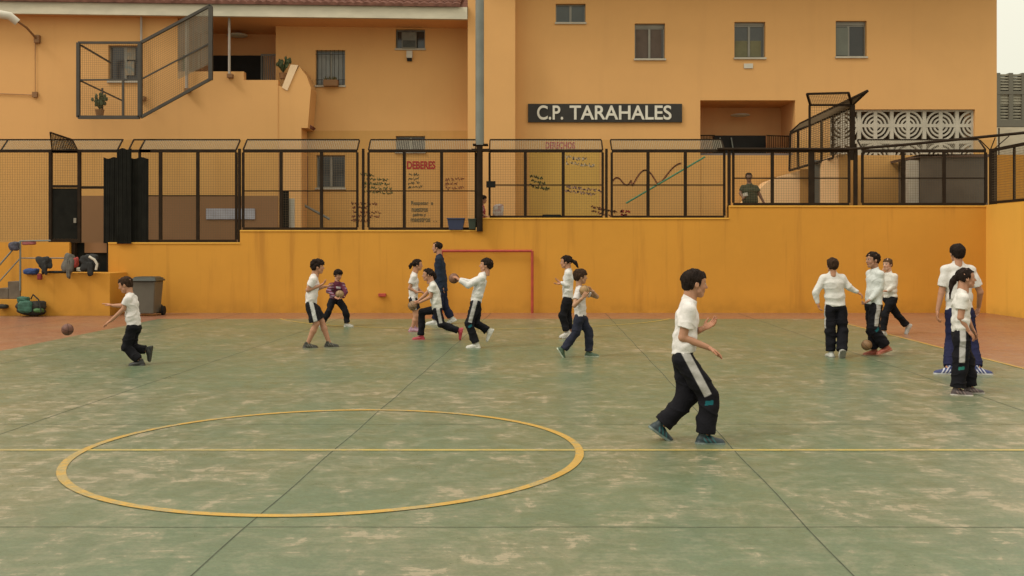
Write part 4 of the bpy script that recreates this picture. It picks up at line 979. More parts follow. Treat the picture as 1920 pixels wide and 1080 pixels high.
def obj_from(name, parts, m, parent, cols):
    """parts: list of (verts, quads); cols: list of vertex colour arrays"""
    P = np.concatenate([p[0] for p in parts]); off = 0; Q = []
    for p, q in parts: Q.append(q + off); off += len(p)
    Q = np.concatenate(Q); C = np.concatenate(cols)
    me = bpy.data.meshes.new(name); me.vertices.add(len(P)); me.vertices.foreach_set('co', P.astype(np.float32).ravel())
    me.loops.add(Q.size); me.loops.foreach_set('vertex_index', Q.astype(np.int32).ravel())
    me.polygons.add(len(Q)); me.polygons.foreach_set('loop_start', np.arange(0, Q.size, 4, dtype=np.int32)); me.polygons.foreach_set('use_smooth', np.ones(len(Q), bool))
    me.update(calc_edges=True)
    ca = me.color_attributes.new('Col', 'FLOAT_COLOR', 'POINT'); ca.data.foreach_set('color', np.concatenate([C, np.ones((len(C), 1))], 1).astype(np.float32).ravel())
    me.materials.append(m); o = bpy.data.objects.new(name, me); COL.objects.link(o); o.parent = parent
    return o
def attr_mat(name, rough, bump, bscale, spec=.4, sss=0, var=.15, sheen=0):
    m = bpy.data.materials.new(name); m.use_nodes = True; t = m.node_tree; b = t.nodes['Principled BSDF']
    a = N(t, 'ShaderNodeAttribute', attribute_name='Col'); P = N(t, 'ShaderNodeTexCoord').outputs['Object']
    n = node_noise(t, P, 18, 5, .6); s = node_range(t, n, .3, .7, 1 - var, 1 + var * .4)
    mm = N(t, 'ShaderNodeVectorMath', operation='MULTIPLY'); t.links.new(a.outputs['Color'], mm.inputs[0]); t.links.new(s, mm.inputs[1]); t.links.new(mm.outputs[0], b.inputs['Base Color'])
    b.inputs['Roughness'].default_value = rough; b.inputs['Specular IOR Level'].default_value = spec
    if sss: b.inputs['Subsurface Weight'].default_value = sss; b.inputs['Subsurface Radius'].default_value = (.02, .008, .004); b.inputs['Subsurface Scale'].default_value = .5
    if sheen: b.inputs['Sheen Weight'].default_value = sheen
    bp = N(t, 'ShaderNodeBump'); bp.inputs['Strength'].default_value = bump; bp.inputs['Distance'].default_value = .010
    t.links.new(node_noise(t, P, bscale, 4, .6), bp.inputs['Height']); t.links.new(bp.outputs[0], b.inputs['Normal'])
    return m
M_skin = attr_mat('skin', .55, .1, 80, .35, .0, .08); M_cloth = attr_mat('cloth', .85, .7, 22, .15, 0, .10)
M_hair = attr_mat('hair', .8, .9, 120, .12, 0, .4); M_shoe = attr_mat('shoe', .5, .25, 60, .4, 0, .2)
SKIN = (.43, .215, .13)
def cmix(C, mask, col): mask = np.clip(mask, 0, 1)[:, None]; return C * (1 - mask) + np.array(col)[None] * mask
def sstep(x, a, b): t = np.clip((x - a) / (b - a), 0, 1); return t * t * (3 - 2 * t)

def head_mesh(c, Fd, Ud, hh, skin, adult=False):
    Fd = nrm(Fd); Ud = nrm(Ud - np.dot(Ud, Fd) * Fd); Ld = np.cross(Ud, Fd); A = np.array([Fd, Ld, Ud])
    T = lambda x, y, z: c + hh * (x * Fd + y * Ld + z * Ud); h = max(.0032, hh * .016)
    f = Field(c - hh * .75, c + hh * .75, h)
    f.ell(T(-.05, 0, .13), hh * V(.42, .325, .36), A, .01); f.ell(T(.12, 0, -.10), hh * V(.25, .235, .36), A, hh * .10)
    f.ell(T(.22, 0, -.385), hh * V(.10, .11, .085), A, hh * .09)                     # chin
    for s_ in (-1, 1):
        f.ell(T(.235, s_ * .14, -.12), hh * V(.09, .08, .10), A, hh * .06)            # cheek
        f.cone(T(.10, s_ * .20, -.26), T(.20, s_ * .08, -.40), hh * .07, hh * .06, hh * .07)   # jaw
        f.ell(T(.335, s_ * .125, .015), hh * V(.055, .07, .04), A, hh * .03, sub=True)   # socket
        f.ell(T(.315, s_ * .13, .010), hh * V(.045, .05, .042), A, hh * .008)            # eyeball
        f.cone(T(.335, s_ * .07, .085), T(.30, s_ * .20, .075), hh * .022, hh * .018, hh * .03)  # brow ridge
        f.ell(T(-.02, s_ * .335, -.03), hh * V(.075, .028, .105), A, hh * .02)         # ear
        f.ell(T(-.00, s_ * .362, -.02), hh * V(.04, .016, .06), A, hh * .015, sub=True)
    f.cone(T(.335, 0, .04), T(.425, 0, -.12), hh * .030, hh * .044, hh * .030)        # nose
    for s_ in (-1, 1): f.ell(T(.37, s_ * .042, -.135), hh * V(.035, .025, .025), A, hh * .02)
    f.ell(T(.33, 0, -.235), hh * V(.045, .085, .022), A, hh * .02); f.ell(T(.325, 0, -.28), hh * V(.042, .07, .024), A, hh * .02)
    f.cone(T(-.10, 0, -.1), T(-.13, 0, -.62), hh * .195, hh * .20, hh * .06)           # neck
    P, Q = f.mesh(); q = (P - c) @ A.T / hh; C = np.tile(np.array(skin), (len(P), 1)); x, y, z = q.T; ya = np.abs(y)
    C = cmix(C, .35 * np.exp(-((ya - .15) ** 2 + (z + .14) ** 2) / .006) * (x > .1), (skin[0] * 1.05, skin[1] * .72, skin[2] * .68))
    e = np.sqrt(((ya - .13) / .052) ** 2 + ((z - .012) / .030) ** 2); C = cmix(C, sstep(-e, -1.1, -.8) * (x > .2), (.55, .50, .45))
    e = np.sqrt((ya - .13) ** 2 + (z - .012) ** 2); C = cmix(C, sstep(-e, -.032, -.022) * (x > .2), (.03, .018, .012))
    C = cmix(C, .8 * sstep(-np.abs(z - .047), -.014, -.006) * (ya > .07) * (ya < .19) * (x > .2), (.05, .03, .02))
    C = cmix(C, .75 * sstep(-np.abs(z - .105 + .25 * (ya - .13) ** 2), -.02, -.008) * (ya > .055) * (ya < .215) * (x > .18), (.06, .035, .022))
    C = cmix(C, .6 * sstep(-np.abs(z + .258), -.045, -.03) * (ya < .085) * (x > .28), (skin[0] * .85, skin[1] * .5, skin[2] * .5))
    C = cmix(C, .6 * sstep(-np.abs(z + .257), -.010, -.004) * (ya < .08) * (x > .25), (.12, .04, .03))
    return (P, Q), C, T, A
def hair_mesh(c, A, hh, style, seed, pts=None):
    T = lambda x, y, z: c + hh * (x * A[0] + y * A[1] + z * A[2]); h = max(.0036, hh * .018)
    ext = .75 if style != 'pony' else 1.2
    f = Field(c - hh * ext - .0, c + hh * ext, h)
    th = {'short': 1., 'full': 1.08, 'buzz': 1., 'pony': 1., 'bald': .97}[style]
    f.ell(T(-.055, 0, .14), hh * V(.445, .355, .375) * th, A, .01)
    if style in ('short', 'full', 'buzz'): f.ell(T(-.22, 0, -.03), hh * V(.235, .27, .24) * th, A, hh * .08)
    if style == 'full': f.ell(T(.16, .04, .32), hh * V(.23, .26, .13), A, hh * .08); f.ell(T(-.05, 0, .34), hh * V(.36, .32, .2), A, hh * .08)
    if style == 'short': f.ell(T(.10, 0, .30), hh * V(.18, .23, .10), A, hh * .06)
    I, P = f.near(.03); q = (P - c) @ A.T / hh
    d = f.f[tuple(I.T)] - hh * .012 + wob(q, hh * .020, 26, seed, (1, 1, .6)) + wob(q, hh * .012, 60, seed + 1, (1, 1, .5))
    lo = {'short': (.20, .10), 'full': (.13, .04), 'buzz': (.24, .12), 'pony': (.27, .14), 'bald': (.31, .2)}[style]
    nape = -.30 if style != 'pony' else -.12
    zm = np.interp(q[:, 0] - .25 * np.abs(q[:, 1]) * (q[:, 0] > .15) * -1, [-.6, -.22, -.13, -.08, .05, .10, .16, .30, .5], [nape, nape, -.17, -.0, .0, -.10, lo[1], lo[0] + .02, lo[0]])
    zm = zm + .02 * np.sin(q[:, 1] * 30 + seed)
    f.f[tuple(I.T)] = np.maximum(d, (zm - q[:, 2]) * hh * .8)
    if style == 'pony':
        f.cone(T(-.44, 0, .10), T(-.55, 0, .06), hh * .09, hh * .10, hh * .05)
        pp = pts or [(-.62, 0, -.05), (-.60, 0, -.3), (-.50, 0, -.55)]; a = T(-.53, 0, .08); ra = .12
        for i, p_ in enumerate(pp):
            b = T(*p_); rb = .15 if i == 0 else .13 - .035 * i; f.cone(a, b, hh * ra, hh * rb, hh * .05); a = b; ra = rb
        I, P = f.near(.012); q = (P - c) @ A.T / hh; f.f[tuple(I.T)] += wob(q, hh * .015, 45, seed + 4, (1, 1, .3)).astype(np.float32)
    return f.mesh()
def hand_mesh(w_, tip, Nrm, L_, side, curl, spread=.12):
    """w_ wrist, tip direction point, Nrm palm normal, side=+1/-1 where the thumb leaves"""
    D = nrm(tip - w_); Nn = nrm(Nrm - np.dot(Nrm, D) * D); S = np.cross(D, Nn) * side; h = .0030
    f = Field(w_ - L_ * .35 - .03, w_ + L_ * .35 + .03, h)
    lo = np.minimum(w_ - .04, w_ + D * L_ * 1.1 - L_ * .45); hi = np.maximum(w_ + .04, w_ + D * L_ * 1.1 + L_ * .45); f = Field(lo, hi, h)
    f.cone(w_ - D * L_ * .15, w_ + D * L_ * .12, L_ * .125, L_ * .12, .01)
    f.ell(w_ + D * L_ * .28, V(L_ * .30, L_ * .225, L_ * .10), np.array([D, S, Nn]), L_ * .06)
    ln = [.40, .46, .42, .34]
    for i in range(4):
        o = (i - 1.5); base = w_ + D * L_ * (.50 - .015 * abs(o)) + S * (-o) * L_ * .105; ang = curl * (.55 + .08 * i); d = nrm(D + S * (-o) * spread); p = base; r = L_ * .052
        seg = [.42, .32, .26]
        for j, sg in enumerate(seg):
            a_ = ang * (1 if j == 0 else 1.1); d = nrm(d * math.cos(a_) + Nn * math.sin(a_)) if j == 0 else nrm(d * math.cos(a_) + nrm(Nn * np.dot(d, D) - D * np.dot(d, Nn)) * math.sin(a_))
            q = p + d * L_ * ln[i] * sg; f.cone(p, q, r, r * .92, L_ * .018); p = q; r *= .9
    p = w_ + D * L_ * .16 + S * L_ * .13; q = p + nrm(D * .7 + S * .75 + Nn * .25) * L_ * .24; f.cone(p, q, L_ * .075, L_ * .06, L_ * .05)
    e = q + nrm(D * .95 + S * .3 + Nn * (.2 + curl * .4)) * L_ * .22; f.cone(q, e, L_ * .058, L_ * .048, L_ * .02)
    return f.mesh()

def person(name, label, Z, vg, H, yaw, head, neck, pelvis, arms, legs, hyaw=None, hpitch=0, hair=('short', (.022, .014, .010)), shirt=dict(c=(.62, .60, .56), sleeve=.55), pants=dict(c=(.014, .014, .02)),
           shoes=((.05, .05, .05), (.3, .3, .3)), skin=SKIN, adult=False, u0=None, zfloor=0, bodyvox=None, hyp=None, sw=None, pony=None, curl=.5, group='pupils playing on the court'):
    s = Z / F; u0 = u0 if u0 is not None else pelvis[0]; X0 = (u0 - U0) * s
    root = thing(name, label, 'person', (X0, Z, zfloor), group)
    def P_(u, v, d=0.): return V((u - U0) * (Z + d) / F - X0, d, (vg - v) * s)
    ya = math.radians(yaw); Fb = V(math.cos(ya), math.sin(ya), 0); Lb = V(-math.sin(ya), math.cos(ya), 0)
    hy = math.radians(hyaw if hyaw is not None else yaw); hp = math.radians(hpitch)
    Fh = V(math.cos(hy) * math.cos(hp), math.sin(hy) * math.cos(hp), math.sin(hp))
    hc, nk, pv = P_(*head), P_(*neck), P_(*pelvis)
    up = nrm(nk - pv); sp = nk - pv
    sw = (sw or .094) * H; hw = .052 * H
    # shoulders stay level with respect to the spine
    sh = {k: nk - up * .040 * H + sg * Lb * sw for k, sg in (('L', 1), ('R', -1))}
    hip = {k: pv - V(0, 0, .01 * H) + sg * Lb * hw for k, sg in (('L', 1), ('R', -1))}
    def reach(p, tgt, L_, sg):
        q = P_(tgt[0], tgt[1], 0); dx, dz = q[0] - p[0], q[2] - p[2]; r2 = L_ * L_ - dx * dx - dz * dz
        dy = sg * math.sqrt(max(r2, 0)); y = p[1] + dy
        q = P_(tgt[0], tgt[1], y); return V(q[0], y, q[2])
    J = {}
    for k in 'LR':
        (el, se), (wr, se2), tip = arms[k][:3]
        e = reach(sh[k], el, .172 * H, se); w_ = reach(e, wr, .150 * H, se2)
        tp = P_(tip[0], tip[1], w_[1] + (tip[2] if len(tip) > 2 else 0)); J['e' + k] = e; J['w' + k] = w_; J['t' + k] = tp
        (kn, sk), (an, sa), pitch, fy = legs[k][:4]
        kk = reach(hip[k], kn, .245 * H, sk); a_ = reach(kk, an, .235 * H, sa)
        ah = .052 * H
        if pitch == 0 or (len(legs[k]) > 4 and legs[k][4]): a_[2] = ah + (0 if pitch == 0 else legs[k][4])
        J['k' + k] = kk; J['a' + k] = a_; J['f' + k] = (pitch, fy)
    allp = np.array([hc + V(0, 0, .16), pv, nk] + [J[a + k] for a in 'ewtka' for k in 'LR']); lo = allp.min(0) - .17; hi = allp.max(0) + .17; lo[2] = max(lo[2], -.02)
    vox = bodyvox or (.0065 if Z < 12 else .0085)
    long_sl = shirt.get('sleeve', .5) > 1
    # ---- body (one continuous skin: torso, neck, arms, legs + fine head and hands)
    f = Field(lo, hi, vox)
    ch = pv + sp * .72; wa = pv + sp * .30; a_ = 1.1 if adult else 1.
    f.cone(pv, wa, .050 * H, .045 * H, .03, Lb, 1.45); f.cone(wa, ch, .045 * H, .054 * H, .03, Lb, 1.45 * a_); f.cone(ch, nk - up * .045 * H, .054 * H, .040 * H, .03, Lb, 1.6 * a_)
    f.cone(nk - up * .04 * H, hc + nrm(hc - nk) * -.03 - Fh * .03, .036 * H, .031 * H, .02)
    for k in 'LR':
        f.cone(nk - up * .03 * H, sh[k], .033 * H, .032 * H, .03)
        f.cone(sh[k], J['e' + k], .030 * H, .0235 * H, .02); f.cone(J['e' + k], J['w' + k], .0235 * H, .0155 * H, .008)
        f.cone(hip[k], J['k' + k], .050 * H, .034 * H, .02); f.cone(J['k' + k], J['k' + k] * .65 + J['a' + k] * .35, .033 * H, .033 * H, .02); f.cone(J['k' + k] * .65 + J['a' + k] * .35, J['a' + k], .033 * H, .021 * H, .02)
    P, Q = f.mesh(); parts = [(P, Q)]; cols = [np.tile(np.array(skin), (len(P), 1))]
    hh = (hyp or (.135 if adult else .158)) * H
    hm, hcC, T, A = head_mesh(hc, Fh, V(0, 0, 1.), hh, skin, adult); parts.append(hm); cols.append(hcC)
    for k in 'LR':
        pn = arms[k][3] if len(arms[k]) > 3 else tuple(V(0, 0, -1.) if abs(nrm(J['t' + k] - J['w' + k])[2]) < .7 else -Fb * .2 + (-1 if k == 'L' else 1) * Lb)
        cu = arms[k][4] if len(arms[k]) > 4 else curl
        D = nrm(J['t' + k] - J['w' + k]); Nn = V(*pn); S = np.cross(D, Nn)
        side = 1 if (np.dot(S, Fb * .6 + V(0, 0, .8)) > 0) else -1
        m_ = hand_mesh(J['w' + k], J['t' + k], Nn, .108 * H, side, cu); parts.append(m_); cols.append(np.tile(np.array(skin) * V(1.02, .95, .92), (len(m_[0]), 1)))
    obj_from('body', parts, M_skin, root, cols)
    # ---- hair
    st = hair[0]; hmsh = hair_mesh(hc, A, hh, st, int(u0), pony)
    o = obj_from('hair', [hmsh], M_hair, root, [np.tile(np.array(hair[1]), (len(hmsh[0]), 1))])
    # ---- shirt
    lo2 = np.minimum.reduce([sh['L'], sh['R'], J['eL'], J['eR'], pv] + ([J['wL'], J['wR']] if long_sl else [])) - .16; hi2 = np.maximum.reduce([sh['L'], sh['R'], J['eL'], J['eR'], nk] + ([J['wL'], J['wR']] if long_sl else [])) + .14
    f = Field(lo2, hi2, vox); hl = shirt.get('hem', 0.); hem = pv - up * hl * H * .6; lo_ = shirt.get('loose', 1.); HN = nrm(up + Fb * shirt.get('tilt', 0.))
    f.cone(hem - up * .05, wa, .064 * H * lo_, .060 * H * lo_, .03, Lb, 1.62); f.cone(wa, ch, .060 * H * lo_, .064 * H, .03, Lb, 1.62 * a_); f.cone(ch, nk - up * .045 * H, .064 * H, .045 * H, .03, Lb, 1.72 * a_)
    f.cone(nk - up * .03 * H, nk + (hc - nk) * .40, .044 * H, .037 * H, .025)
    for k in 'LR':
        f.cone(nk - up * .018 * H, sh[k], .034 * H, .036 * H, .03)
    tmp = f
    # cut neck and hem
    I, Pn = f.near(.04)
    hgt = (Pn - hem) @ up
    w_amt = .0050 + .007 * np.exp(-np.abs(hgt) / .12)
    wv = wob(Pn, .55, 38, int(u0) + 3, (1, 1, 1.9)) * w_amt + wob(Pn, .003, 13, int(u0) + 9)
    wv = wv * (.9 if Z < 12 else .6) + .007 * (1 - np.abs(np.sin(wob(Pn, 1.7, 15, int(u0) + 5, (1, 1, 1.5))))) ** 2 * -1 + .002
    f.f[tuple(I.T)] += wv.astype(np.float32)
    f.cut(hem, -HN); nc = nk + up * .028 * H; f.cut(nc, nrm(up + Fb * .50))
    f2 = Field(lo2, hi2, vox)
    for k in 'LR':
        S0, E0, W0 = sh[k], J['e' + k], J['w' + k]; r0 = .0365 * H
        if long_sl:
            we = E0 + (W0 - E0) * .97; f2.cone(S0, E0, r0, .033 * H, .02); f2.cone(E0, we, .033 * H, .0225 * H, .015)
        else:
            t_ = shirt.get('sleeve', .55); E1 = S0 + (E0 - S0) * (t_ + .12); f2.cone(S0, E1, r0, .041 * H, .02)
            E2 = S0 + (E0 - S0) * t_; d = nrm(E0 - S0); R = .075 * H
            # slice the sleeve end flat, only near the cuff
            sl, x, y, z = f2.reg(E2 - .02 - R, E2 + .09 + R); pd = ((x - E2[0]) * d[0] + (y - E2[1]) * d[1] + (z - E2[2]) * d[2]); f2.f[sl] = np.maximum(f2.f[sl], pd.astype(np.float32)) if True else 0
            dd = ((f2.ax[0][:, None, None] - E2[0]) * d[0] + (f2.ax[1][None, :, None] - E2[1]) * d[1] + (f2.ax[2][None, None, :] - E2[2]) * d[2])
            rr = np.sqrt((f2.ax[0][:, None, None] - E2[0]) ** 2 + (f2.ax[1][None, :, None] - E2[1]) ** 2 + (f2.ax[2][None, None, :] - E2[2]) ** 2)
            f2.f = np.where((rr < .10 * H) & (dd > 0), np.maximum(f2.f, dd), f2.f).astype(np.float32)
    I, Pn = f2.near(.04); f2.f[tuple(I.T)] += (wob(Pn, .0035, 38, int(u0) + 13) - .005 * (1 - np.abs(np.sin(wob(Pn, 1.6, 18, int(u0) + 15)))) ** 2).astype(np.float32)
    kk_ = .025; g = f.f; d = f2.f; h_ = np.maximum(kk_ - np.abs(g - d), 0) / kk_; f.f = np.minimum(g, d) - h_ * h_ * kk_ * .25
    f.cut(nk + up * .048 * H, up)
    P, Q = f.mesh(); C = np.tile(np.array(shirt['c']), (len(P), 1))
    rel = P - ch; lx = rel @ Lb; uz = rel @ up; fz = rel @ Fb
    if shirt.get('logo'):
        hx = ((P - hem) @ up); C = cmix(C, (np.abs(uz - .0) < .022) * (np.abs(lx) < .05) * (fz > 0) * 1., shirt['logo'])
    if shirt.get('collar'):
        C = cmix(C, sstep((P - nk) @ up, -.022 * H, -.014 * H), shirt['collar'])
    if shirt.get('stripes'):
        C = cmix(C, .75 * (np.sin((P @ up) * 120) > .2) * ((np.abs(lx) > .1)), shirt['stripes'])
    obj_from(shirt.get('name', 'shirt'), [(P, Q)], M_cloth, root, [C])
    # ---- trousers / shorts
    f = Field(lo, np.array([hi[0], hi[1], pv[2] + .12]), vox); short = pants.get('short', 0); wd = pants.get('wide', 1.)
    f.cone(pv + up * .02 * H, pv - up * .01 * H, .056 * H, .060 * H, .03, Lb, 1.42)
    ends = {}
    for k in 'LR':
        K0, A0 = J['k' + k], J['a' + k]; H0 = hip[k]
        if short: E = H0 + (K0 - H0) * short; f.cone(H0, E + nrm(K0 - H0) * .03, .060 * H, .060 * H * wd, .02); ends[k] = (E, nrm(K0 - H0))
        else:
            E = A0 + nrm(K0 - A0) * .012 * H; f.cone(H0, K0, .060 * H, .046 * H * wd, .02); f.cone(K0, E - nrm(K0 - A0) * .05, .046 * H * wd, .043 * H * wd, .018); ends[k] = (E, nrm(A0 - K0))
    I, Pn = f.near(.04); f.f[tuple(I.T)] += ((wob(Pn, .006, 22, int(u0) + 23, (1, 1, 1.6)) + wob(Pn, .003, 46, int(u0) + 29) - .008 * (1 - np.abs(np.sin(wob(Pn, 1.6, 16, int(u0) + 31, (1, 1, 2.0))))) ** 2) * sstep((pv - Pn) @ up, -.01, .09) + .006 * sstep((Pn - pv) @ up, -.03, .0)).astype(np.float32)
    for k in 'LR':
        E, d = ends[k]; dd = ((f.ax[0][:, None, None] - E[0]) * d[0] + (f.ax[1][None, :, None] - E[1]) * d[1] + (f.ax[2][None, None, :] - E[2]) * d[2])
        rr = np.sqrt((f.ax[0][:, None, None] - E[0]) ** 2 + (f.ax[1][None, :, None] - E[1]) ** 2 + (f.ax[2][None, None, :] - E[2]) ** 2)
        f.f = np.where((rr < .125 * H) & (dd > 0), np.maximum(f.f, dd), f.f).astype(np.float32)
    f.cut(pv + up * .045 * H, up)
    P, Q = f.mesh(); C = np.tile(np.array(pants['c']), (len(P), 1))
    if pants.get('stripe'):
        tmax = .93 if not short else short * 1.2
        own = {}
        for k in 'LR':
            a0, b0 = hip[k], J['k' + k]; ab = b0 - a0; t_ = np.clip(((P - a0) @ ab) / (ab @ ab), 0, 1); own[k] = np.linalg.norm(P - a0 - t_[:, None] * ab, axis=1)
            a1, b1 = J['k' + k], J['a' + k]; ab1 = b1 - a1; t1 = np.clip(((P - a1) @ ab1) / (ab1 @ ab1), 0, 1); own[k] = np.minimum(own[k], np.linalg.norm(P - a1 - t1[:, None] * ab1, axis=1))
        for k, sg in (('L', 1), ('R', -1)):
            a0, b0 = hip[k] + V(0, 0, .05 * H), J['k' + k]; ab = b0 - a0; L0 = np.linalg.norm(ab); ab = ab / L0; r = P - a0; t_ = (r @ ab) / L0
            o_ = nrm(sg * Lb - np.dot(sg * Lb, ab) * ab); cw = np.cross(ab, o_); mine = own[k] <= own['R' if k == 'L' else 'L']
            wdt = pants.get('sw', .021) * H
            msk = sstep(-np.abs(r @ cw), -wdt - .003, -wdt + .003) * ((r @ o_) > 0) * sstep(-t_, -tmax - .01, -tmax + .01) * mine
            C = cmix(C, msk, pants['stripe'])
            if pants.get('badge') and not short:
                bc = J['k' + k] + nrm(J['a' + k] - J['k' + k]) * .025 * H; ax1 = nrm(J['a' + k] - J['k' + k]); rb = P - bc; o2 = nrm(sg * Lb - np.dot(sg * Lb, ax1) * ax1); c2 = np.cross(ax1, o2)
                C = cmix(C, (np.abs(rb @ ax1 - .25 * (rb @ c2)) < .012 * H) * (np.abs(rb @ c2) < .022 * H) * ((rb @ o2) > 0) * mine * 1., pants['badge'])
    obj_from('shorts' if short else 'trousers', [(P, Q)], M_cloth, root, [C])
    # ---- shoes
    for k in 'LR':
        pitch, fy = J['f' + k]; an = J['a' + k]; fa = math.radians(fy if fy is not None else yaw); pr = math.radians(pitch)
        hd = V(math.cos(fa), math.sin(fa), 0); D = hd * math.cos(pr) - V(0, 0, 1) * math.sin(pr); Nn = V(0, 0, 1) * math.cos(pr) + hd * math.sin(pr); S = np.cross(D, Nn)
        B = lambda x, z, y=0: an + H * (x * D + z * Nn + y * S); Fl = .16 * H; hv = .004 if Z < 12 else .0055
        f = Field(an - Fl - .02, an + Fl + .02, hv)
        f.cone(B(-.022, -.028), B(.015, -.026), .027 * H, .027 * H, .01, S, .98); f.cone(B(.01, -.028), B(.085, -.038), .027 * H, .019 * H, .02, S, 1.35)
        f.cone(B(-.012, -.02), B(-.010, .012 if not shoes[0] == 'high' else .03), .027 * H, .0245 * H, .015)
        f.cone(B(-.03, -.047), B(.088, -.047), .026 * H, .023 * H, .006, S, 1.25)
        f.cut(B(0, -.052), -Nn); f.cut(B(-.008, .020), nrm(Nn - D * .2))
        P, Q = f.mesh(); zz = ((P - an) @ Nn) / H; xx = ((P - an) @ D) / H; yy = ((P - an) @ S) / H; C = np.tile(np.array(shoes[0]), (len(P), 1))
        if len(shoes) > 2: C = cmix(C, sstep(np.sin((xx + zz * .7) * 260), .2, .6) * (xx > -.01) * (xx < .06) * (zz > -.042), shoes[2])
        C = cmix(C, sstep(-zz, .036, .040), shoes[1])
        obj_from('shoe', [(P, Q)], M_shoe, root, [C])
    return root
WHITE = dict(c=(.66, .62, .60), sleeve=.58); WLONG = dict(c=(.65, .63, .61), sleeve=2)
TROU = dict(c=(.0085, .008, .011), stripe=(.40, .38, .36), badge=(.01, .10, .12))
TROUP = dict(c=(.0085, .008, .010))
HB = (.020, .012, .009); HBR = (.045, .024, .014)
up1 = (0, 0, 1); dn = (0, 0, -1)
# foreground boy
person('person', 'largest boy in front, walking right in white tee and striped dark trousers', 8.43, 830, 1.50, -6, (1303, 532), (1291, 566), (1281, 668),
       {'R': (((1280, 630), 0), ((1326, 648), 1), (1352, 661), (0, 0, -1), .35), 'L': (((1296, 628), 0), ((1318, 615), -1), (1345, 601), (0, -.5, 1), .45)},
       {'R': (((1329, 742), -1), ((1322, 812), 0), 0, -6), 'L': (((1289, 748), 0), ((1240, 798), 0), 36, 0, .052)}, hyaw=6, hpitch=-2,
       shirt=dict(c=(.72, .68, .66), sleeve=.62, hem=-.035, loose=1.04, tilt=-.22), pants=dict(TROU, wide=1.2), shoes=((.018, .032, .038), (.15, .19, .17), (.02, .11, .12)), bodyvox=.0055, hair=('short', HB), sw=.09)
# running boy far left
person('person', 'boy at far left running left after a brown ball, white tee, plain black trousers', 13.9, 685, 1.38, 184, (235, 534), (244, 553), (251, 611),
       {'L': (((232, 578), 0), ((209, 599), 0), (197, 607), (0, 0, -1), .3), 'R': (((228, 574), 0), ((211, 574), 0), (198, 570), (0, 0, -1), .2)},
       {'L': (((237, 650), 0), ((262, 676), 0), 0, 180), 'R': (((245, 652), 0), ((275, 658), 0), 82, 180)}, hpitch=-16,
       shirt=WHITE, pants=TROUP, shoes=((.02, .02, .018), (.03, .03, .028)), hair=('short', HBR))
# boy in shorts
person('person', 'boy in white tee and black knee-length shorts walking right, dark high shoes', 16.3, 652, 1.47, 10, (596, 500), (589, 517), (583, 569),
       {'R': (((577, 543), 0), ((599, 535), 0), (612, 528), (0, 0, 1), .5), 'L': (((592, 543), 0), ((608, 538), 0), (622, 537), (0, 0, 1), .5)},
       {'R': (((593, 606), 0), ((577, 641), 0), 0, 10), 'L': (((603, 603), 0), ((617, 641), 0), 0, 5)},
       shirt=WHITE, pants=dict(c=(.012, .012, .014), stripe=(.5, .5, .48), short=.88, wide=1.1), shoes=((.03, .028, .02), (.09, .08, .06), (.12, .11, .08)), hair=('full', HB))
# maroon child
person('person', 'child in maroon sweater with a tan ball, legs apart, behind the boy in shorts', 20.7, 612, 1.36, -55, (634, 516), (632, 530), (629, 562),
       {'L': (((648, 547), -1), ((643, 556), -1), (638, 558), (-1, -.2, 0), .8), 'R': (((616, 545), -1), ((627, 554), -1), (634, 559), (1, -.2, 0), .8)},
       {'L': (((648, 582), -1), ((651, 606), 0), 0, -20), 'R': (((616, 584), -1), ((603, 606), 0), 0, -60)}, hyaw=-50, hpitch=-12,
       shirt=dict(c=(.10, .022, .04), sleeve=2, logo=(.4, .36, .36), stripes=(.26, .18, .24)), pants=TROUP, shoes=((.35, .33, .28), (.45, .43, .38)), hair=('full', HB))
# ponytail girl behind
person('person', 'girl with short ponytail in white tee and dark shorts, standing behind the lunging girl', 19.4, 622, 1.40, 5, (783, 497), (776, 514), (775, 560),
       {'R': (((768, 540), 0), ((782, 548), 0), (790, 546), (0, 0, -1), .5), 'L': (((782, 540), 0), ((790, 548), 0), (796, 552), (0, 0, -1), .5)},
       {'R': (((780, 592), 0), ((773, 614), 0), 0, 0), 'L': (((782, 592), 0), ((780, 616), 0), 0, 0)},
       shirt=WHITE, pants=dict(c=(.014, .014, .018), stripe=(.45, .44, .42), short=.62), shoes=((.34, .20, .26), (.35, .12, .14)), hair=('pony', HB), pony=[(-.62, 0, -.10), (-.66, 0, -.28)])
# man
person('person', 'man in dark blue sleeveless jacket standing in front of the goal, facing left', 21.2, 608, 1.76, 175, (819.5, 464), (824, 480), (827, 541),
       {'L': (((825, 512), 0), ((829, 536), 0), (829, 545)), 'R': (((828, 512), 0), ((829, 536), 0), (829, 545))},
       {'L': (((823, 575), 0), ((815, 602), 0), 0, 180), 'R': (((834, 575), 0), ((846, 598), 0), 25, 180, .03)}, adult=True,
       shirt=dict(c=(.018, .026, .045), sleeve=2, hem=.05, loose=1.2, name='jacket'), pants=dict(c=(.015, .018, .04), stripe=(.35, .35, .38)), shoes=((.5, .49, .46), (.55, .54, .5)), hair=('bald', HB), group='adults supervising')
# lunging girl
person('person', 'girl in white tee lunging left with a tan ball, red shoes, rear leg stretched back', 17.6, 638, 1.38, 184, (802, 515), (811, 531), (820, 578),
       {'L': (((807, 556), 0), ((787, 566), 0), (776, 570), (0, .2, 1), .6), 'R': (((797, 554), 0), ((783, 566), 0), (773, 566), (0, 0, -1), .6)},
       {'R': (((791, 585), 0), ((789, 628), 0), 0, 180), 'L': (((827, 607), 0), ((860, 620), 0), 78, 182)}, hyaw=190,
       shirt=dict(c=(.64, .62, .57), sleeve=.5, hem=.02, loose=1.05), pants=dict(TROU, badge=None), shoes=((.36, .03, .045), (.36, .05, .06)), hair=('pony', HB), pony=[(-.58, 0, -.15), (-.55, 0, -.32)])
